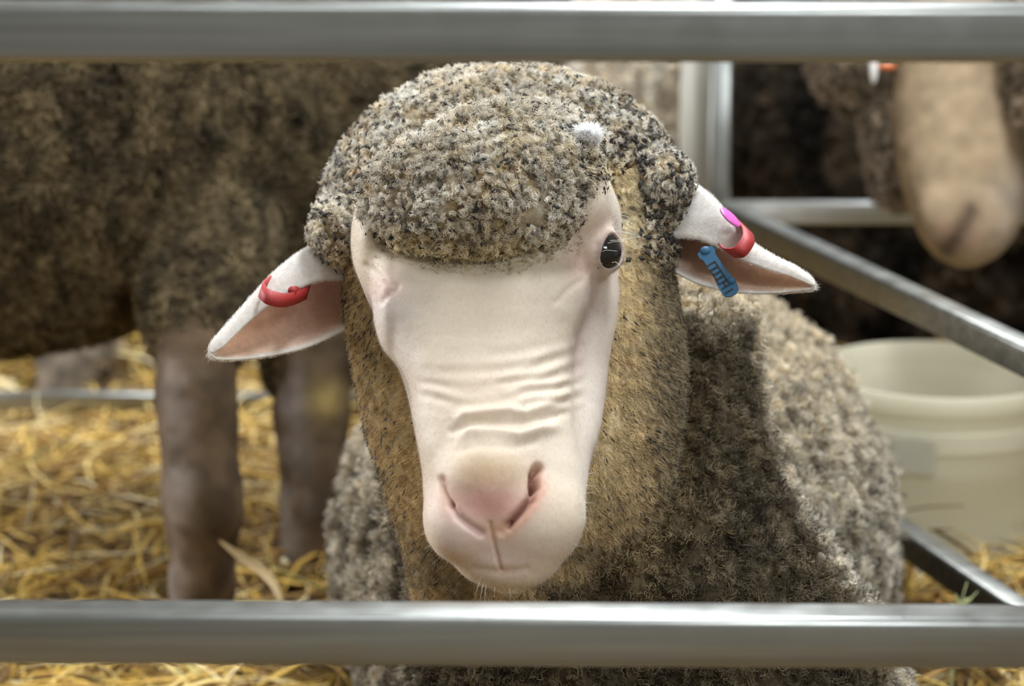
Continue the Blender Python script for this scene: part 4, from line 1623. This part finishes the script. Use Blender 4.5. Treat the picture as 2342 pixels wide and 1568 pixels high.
# ear plate and wire handle on the left side
an = math.radians(251)
hd = np.array([math.cos(an), math.sin(an), 0])
tg = np.array([-hd[1], hd[0], 0])
c0 = np.array([bc[0], bc[1], HB - .063]) + hd * (rad_at(HB - .06) + .004)
vv, ff = [], []
for sx in (-1, 1):
    for sy in (-1, 1):
        for sz in (-1, 1):
            vv.append(c0 + tg * sx * .022 + hd * sy * .004 + np.array([0, 0, sz * .019]))
mesh_obj('handle_lug', np.array(vv), [(0, 1, 3, 2), (4, 6, 7, 5), (0, 4, 5, 1), (2, 3, 7, 6), (0, 2, 6, 4), (1, 5, 7, 3)], M_PAIL, bk, False)
hw_pts = []
for k in range(13):
    a = an - math.radians(30) - math.radians(120) * k / 12
    up_ = math.sin(math.pi * k / 12)
    hw_pts.append(np.array([bc[0], bc[1], 0]) + np.array([math.cos(a), math.sin(a), 0]) * (RB + .004) + np.array([0, 0, HB - .060 - .03 * up_]))
v, f = tube(hw_pts, .0022, 60, 8)
mesh_obj('wire_handle', v, f, M_STEEL, bk)

# ================================================================== STRAW
M_STRAW = attr_mat('straw', rough=0.55, spec=0.35)


def height(x, y):
    """litter is heaped unevenly"""
    p = np.stack([x * 3.1, y * 3.1, x * 0 + .5], -1)
    h = .022 + .016 * fbm(p, 2, 77)
    h = h + .085 * np.exp(-(((x + .515) / .085) ** 2 + ((y - 3.22) / .16) ** 2))
    h = h + .03 * np.exp(-(((x - .43) / .14) ** 2 + ((y - 2.22) / .10) ** 2))
    h = h + .02 * np.exp(-(((x + .35) / .35) ** 2 + ((y - 2.6) / .3) ** 2))
    return h


def straw(n_, xr, yr, Lr, Wr, K=6):
    x = xr[0] + (xr[1] - xr[0]) * rng.random(n_)
    y = yr[0] + (yr[1] - yr[0]) * rng.random(n_)
    inb = ((x - .095) / .31) ** 2 + ((y - 2.12) / .58) ** 2 < .80
    inb |= ((x + .59) / .07) ** 2 + ((y - 3.1) / .1) ** 2 < 1
    inb |= ((x - bc[0]) / (RB * .93)) ** 2 + ((y - bc[1]) / (RB * .93)) ** 2 < 1
    x, y = x[~inb], y[~inb]
    n_ = len(x)
    L = Lr[0] + (Lr[1] - Lr[0]) * rng.random(n_) ** 1.5
    wd2 = Wr[0] + (Wr[1] - Wr[0]) * rng.random(n_)
    az = rng.random(n_) * 6.283
    el = rng.normal(size=n_) * .22
    bendk = rng.normal(size=n_) * 1.7
    s = np.linspace(-.5, .5, K)[None, :]
    ang = az[:, None] + bendk[:, None] * s
    dx, dy = np.cos(ang), np.sin(ang)
    st_ = (L / (K - 1))[:, None]
    X = x[:, None] + np.cumsum(dx * st_, 1) - L[:, None] / 2 * np.cos(az)[:, None]
    Y = y[:, None] + np.cumsum(dy * st_, 1) - L[:, None] / 2 * np.sin(az)[:, None]
    hz = height(x, y)
    Z = hz[:, None] * (.35 + .85 * rng.random((n_, 1))) + np.tan(el)[:, None] * L[:, None] * s + (.5 - np.abs(s)) * (rng.random((n_, 1)) * .35 * L[:, None])
    Z = np.maximum(Z, .003)
    Pp = np.stack([X, Y, Z], -1)
    T = unit(np.gradient(Pp, axis=1))
    side_ = unit(np.cross(T, np.array([0, 0, 1.0]) + .7 * rng.normal(size=(n_, 1, 3))))
    nr = np.cross(side_, T)
    w_ = (wd2[:, None] * np.interp(np.linspace(0, 1, K), [0, .1, .9, 1], [.55, 1, 1, .5])[None, :])[..., None]
    ring = np.stack([Pp - side_ * w_ / 2, Pp + nr * w_ * .22, Pp + side_ * w_ / 2, Pp - nr * w_ * .18], 2)      # n,K,4,3
    V = ring.reshape(-1, 3)
    base = (np.arange(n_) * K * 4)[:, None, None]
    i = (np.arange(K - 1) * 4)[None, :, None]
    Q = []
    for k in range(4):
        a, b2 = k, (k + 1) % 4
        Q.append(np.concatenate([base + i + a, base + i + b2, base + i + b2 + 4, base + i + a + 4], -1).reshape(-1, 4))
    Q = np.concatenate(Q)
    pal = np.array([[.64, .42, .095], [.52, .32, .065], [.80, .60, .23], [.30, .17, .045], [.86, .74, .44], [.15, .085, .03], [.42, .36, .12]])
    ci = rng.choice(len(pal), n_, p=[.22, .19, .16, .18, .09, .13, .03])
    c = pal[ci] * 1.05 * (.8 + .4 * rng.random((n_, 1)))
    return V, Q, np.repeat(c, K * 4, 0)


parts = [straw(7800, (-1.0, .75), (1.45, 3.0), (.05, .22), (.0025, .0065)), straw(6500, (-1.2, 1.1), (2.6, 4.0), (.05, .20), (.0025, .006)),
         straw(2600, (-.62, .05), (1.55, 2.1), (.04, .16), (.0016, .004))]
o_ = 0
VV, QQ, CC = [], [], []
for a, b_, c in parts:
    VV.append(a); QQ.append(b_ + o_); CC.append(c)
    o_ += len(a)
st_o = mesh_obj('straw', np.concatenate(VV), np.concatenate(QQ), M_STRAW, None, True, np.concatenate(CC))
tag(st_o, 'golden loose straw bedding strewn over the pen floor', 'straw', None, 'stuff')


# a broad dry husk leaf between the dark sheep's feet, and a green sprig by the low rail
def leaf(name, path, width, m_, label, cat, c1):
    p = spline(path, 24)
    t = unit(np.gradient(p, axis=0))
    vdir = unit(CAM_O - p)
    sd = unit(np.cross(t, vdir) + .25 * vdir)
    nr = np.cross(sd, t)
    w_ = width * np.sin(np.linspace(.12, math.pi - .10, 24)) ** .8
    rows = []
    for k, (a, hgt_) in enumerate(((-.5, 0), (-.25, -.14), (0, -.22), (.25, -.14), (.5, 0))):
        rows.append(p + sd * (a * w_)[:, None] + nr * (hgt_ * w_)[:, None])
    top = np.stack(rows, 1)
    bot = top - nr[:, None, :] * .0006
    V = np.concatenate([top.reshape(-1, 3), bot.reshape(-1, 3)])
    m0 = 24 * 5
    f = []
    for i in range(23):
        for j in range(4):
            a = i * 5 + j
            f.append((a, a + 1, a + 6, a + 5))
            f.append((a + m0 + 5, a + m0 + 6, a + m0 + 1, a + m0))
        f.append((i * 5, i * 5 + 5, i * 5 + 5 + m0, i * 5 + m0))
        f.append((i * 5 + 4, i * 5 + 4 + m0, i * 5 + 9 + m0, i * 5 + 9))
    for i in (0, 23):
        for j in range(4):
            a = i * 5 + j
            f.append((a, a + 1, a + 1 + m0, a + m0))
    o = mesh_obj(name, V, f, m_)
    return tag(o, label, cat)


M_LEAF = mat('dry_leaf', (0.36, 0.25, 0.11), .6)
M_GREEN = mat('green_blade', (0.50, 0.54, 0.26), .5)
dl = 2.21
leaf('dry_leaf', [W(500, 1234, dl), W(528, 1256, dl), W(560, 1280, dl), W(592, 1300, dl - .004), W(625, 1335, dl - .015), W(650, 1400, dl - .03)], .009, M_LEAF,
     'broad dry husk leaf tilted up beside the dark sheep nearer front foot', 'leaf', None)
DSP = 2.06
sp_r = tag(empty('grass_sprig', at_z(2176, 1700, 0.0)), 'small green grass sprig poking up in front of the low slanting rail', 'sprig')
for pth in ([(2172, 1705), (2186, 1440), (2196, 1385), (2212, 1330)], [(2190, 1412), (2212, 1378), (2236, 1352)], [(2187, 1430), (2180, 1392), (2170, 1378)],
            [(2198, 1386), (2212, 1370), (2224, 1374)], [(2192, 1400), (2190, 1370), (2184, 1356)]):
    v, f = tube([W(p[0], p[1], DSP) for p in pth], [.0009, .0010, .0014, .0003] if len(pth) == 4 else [.0010, .0014, .0003], 12, 6)
    mesh_obj('blade', v, f, M_GREEN, sp_r)
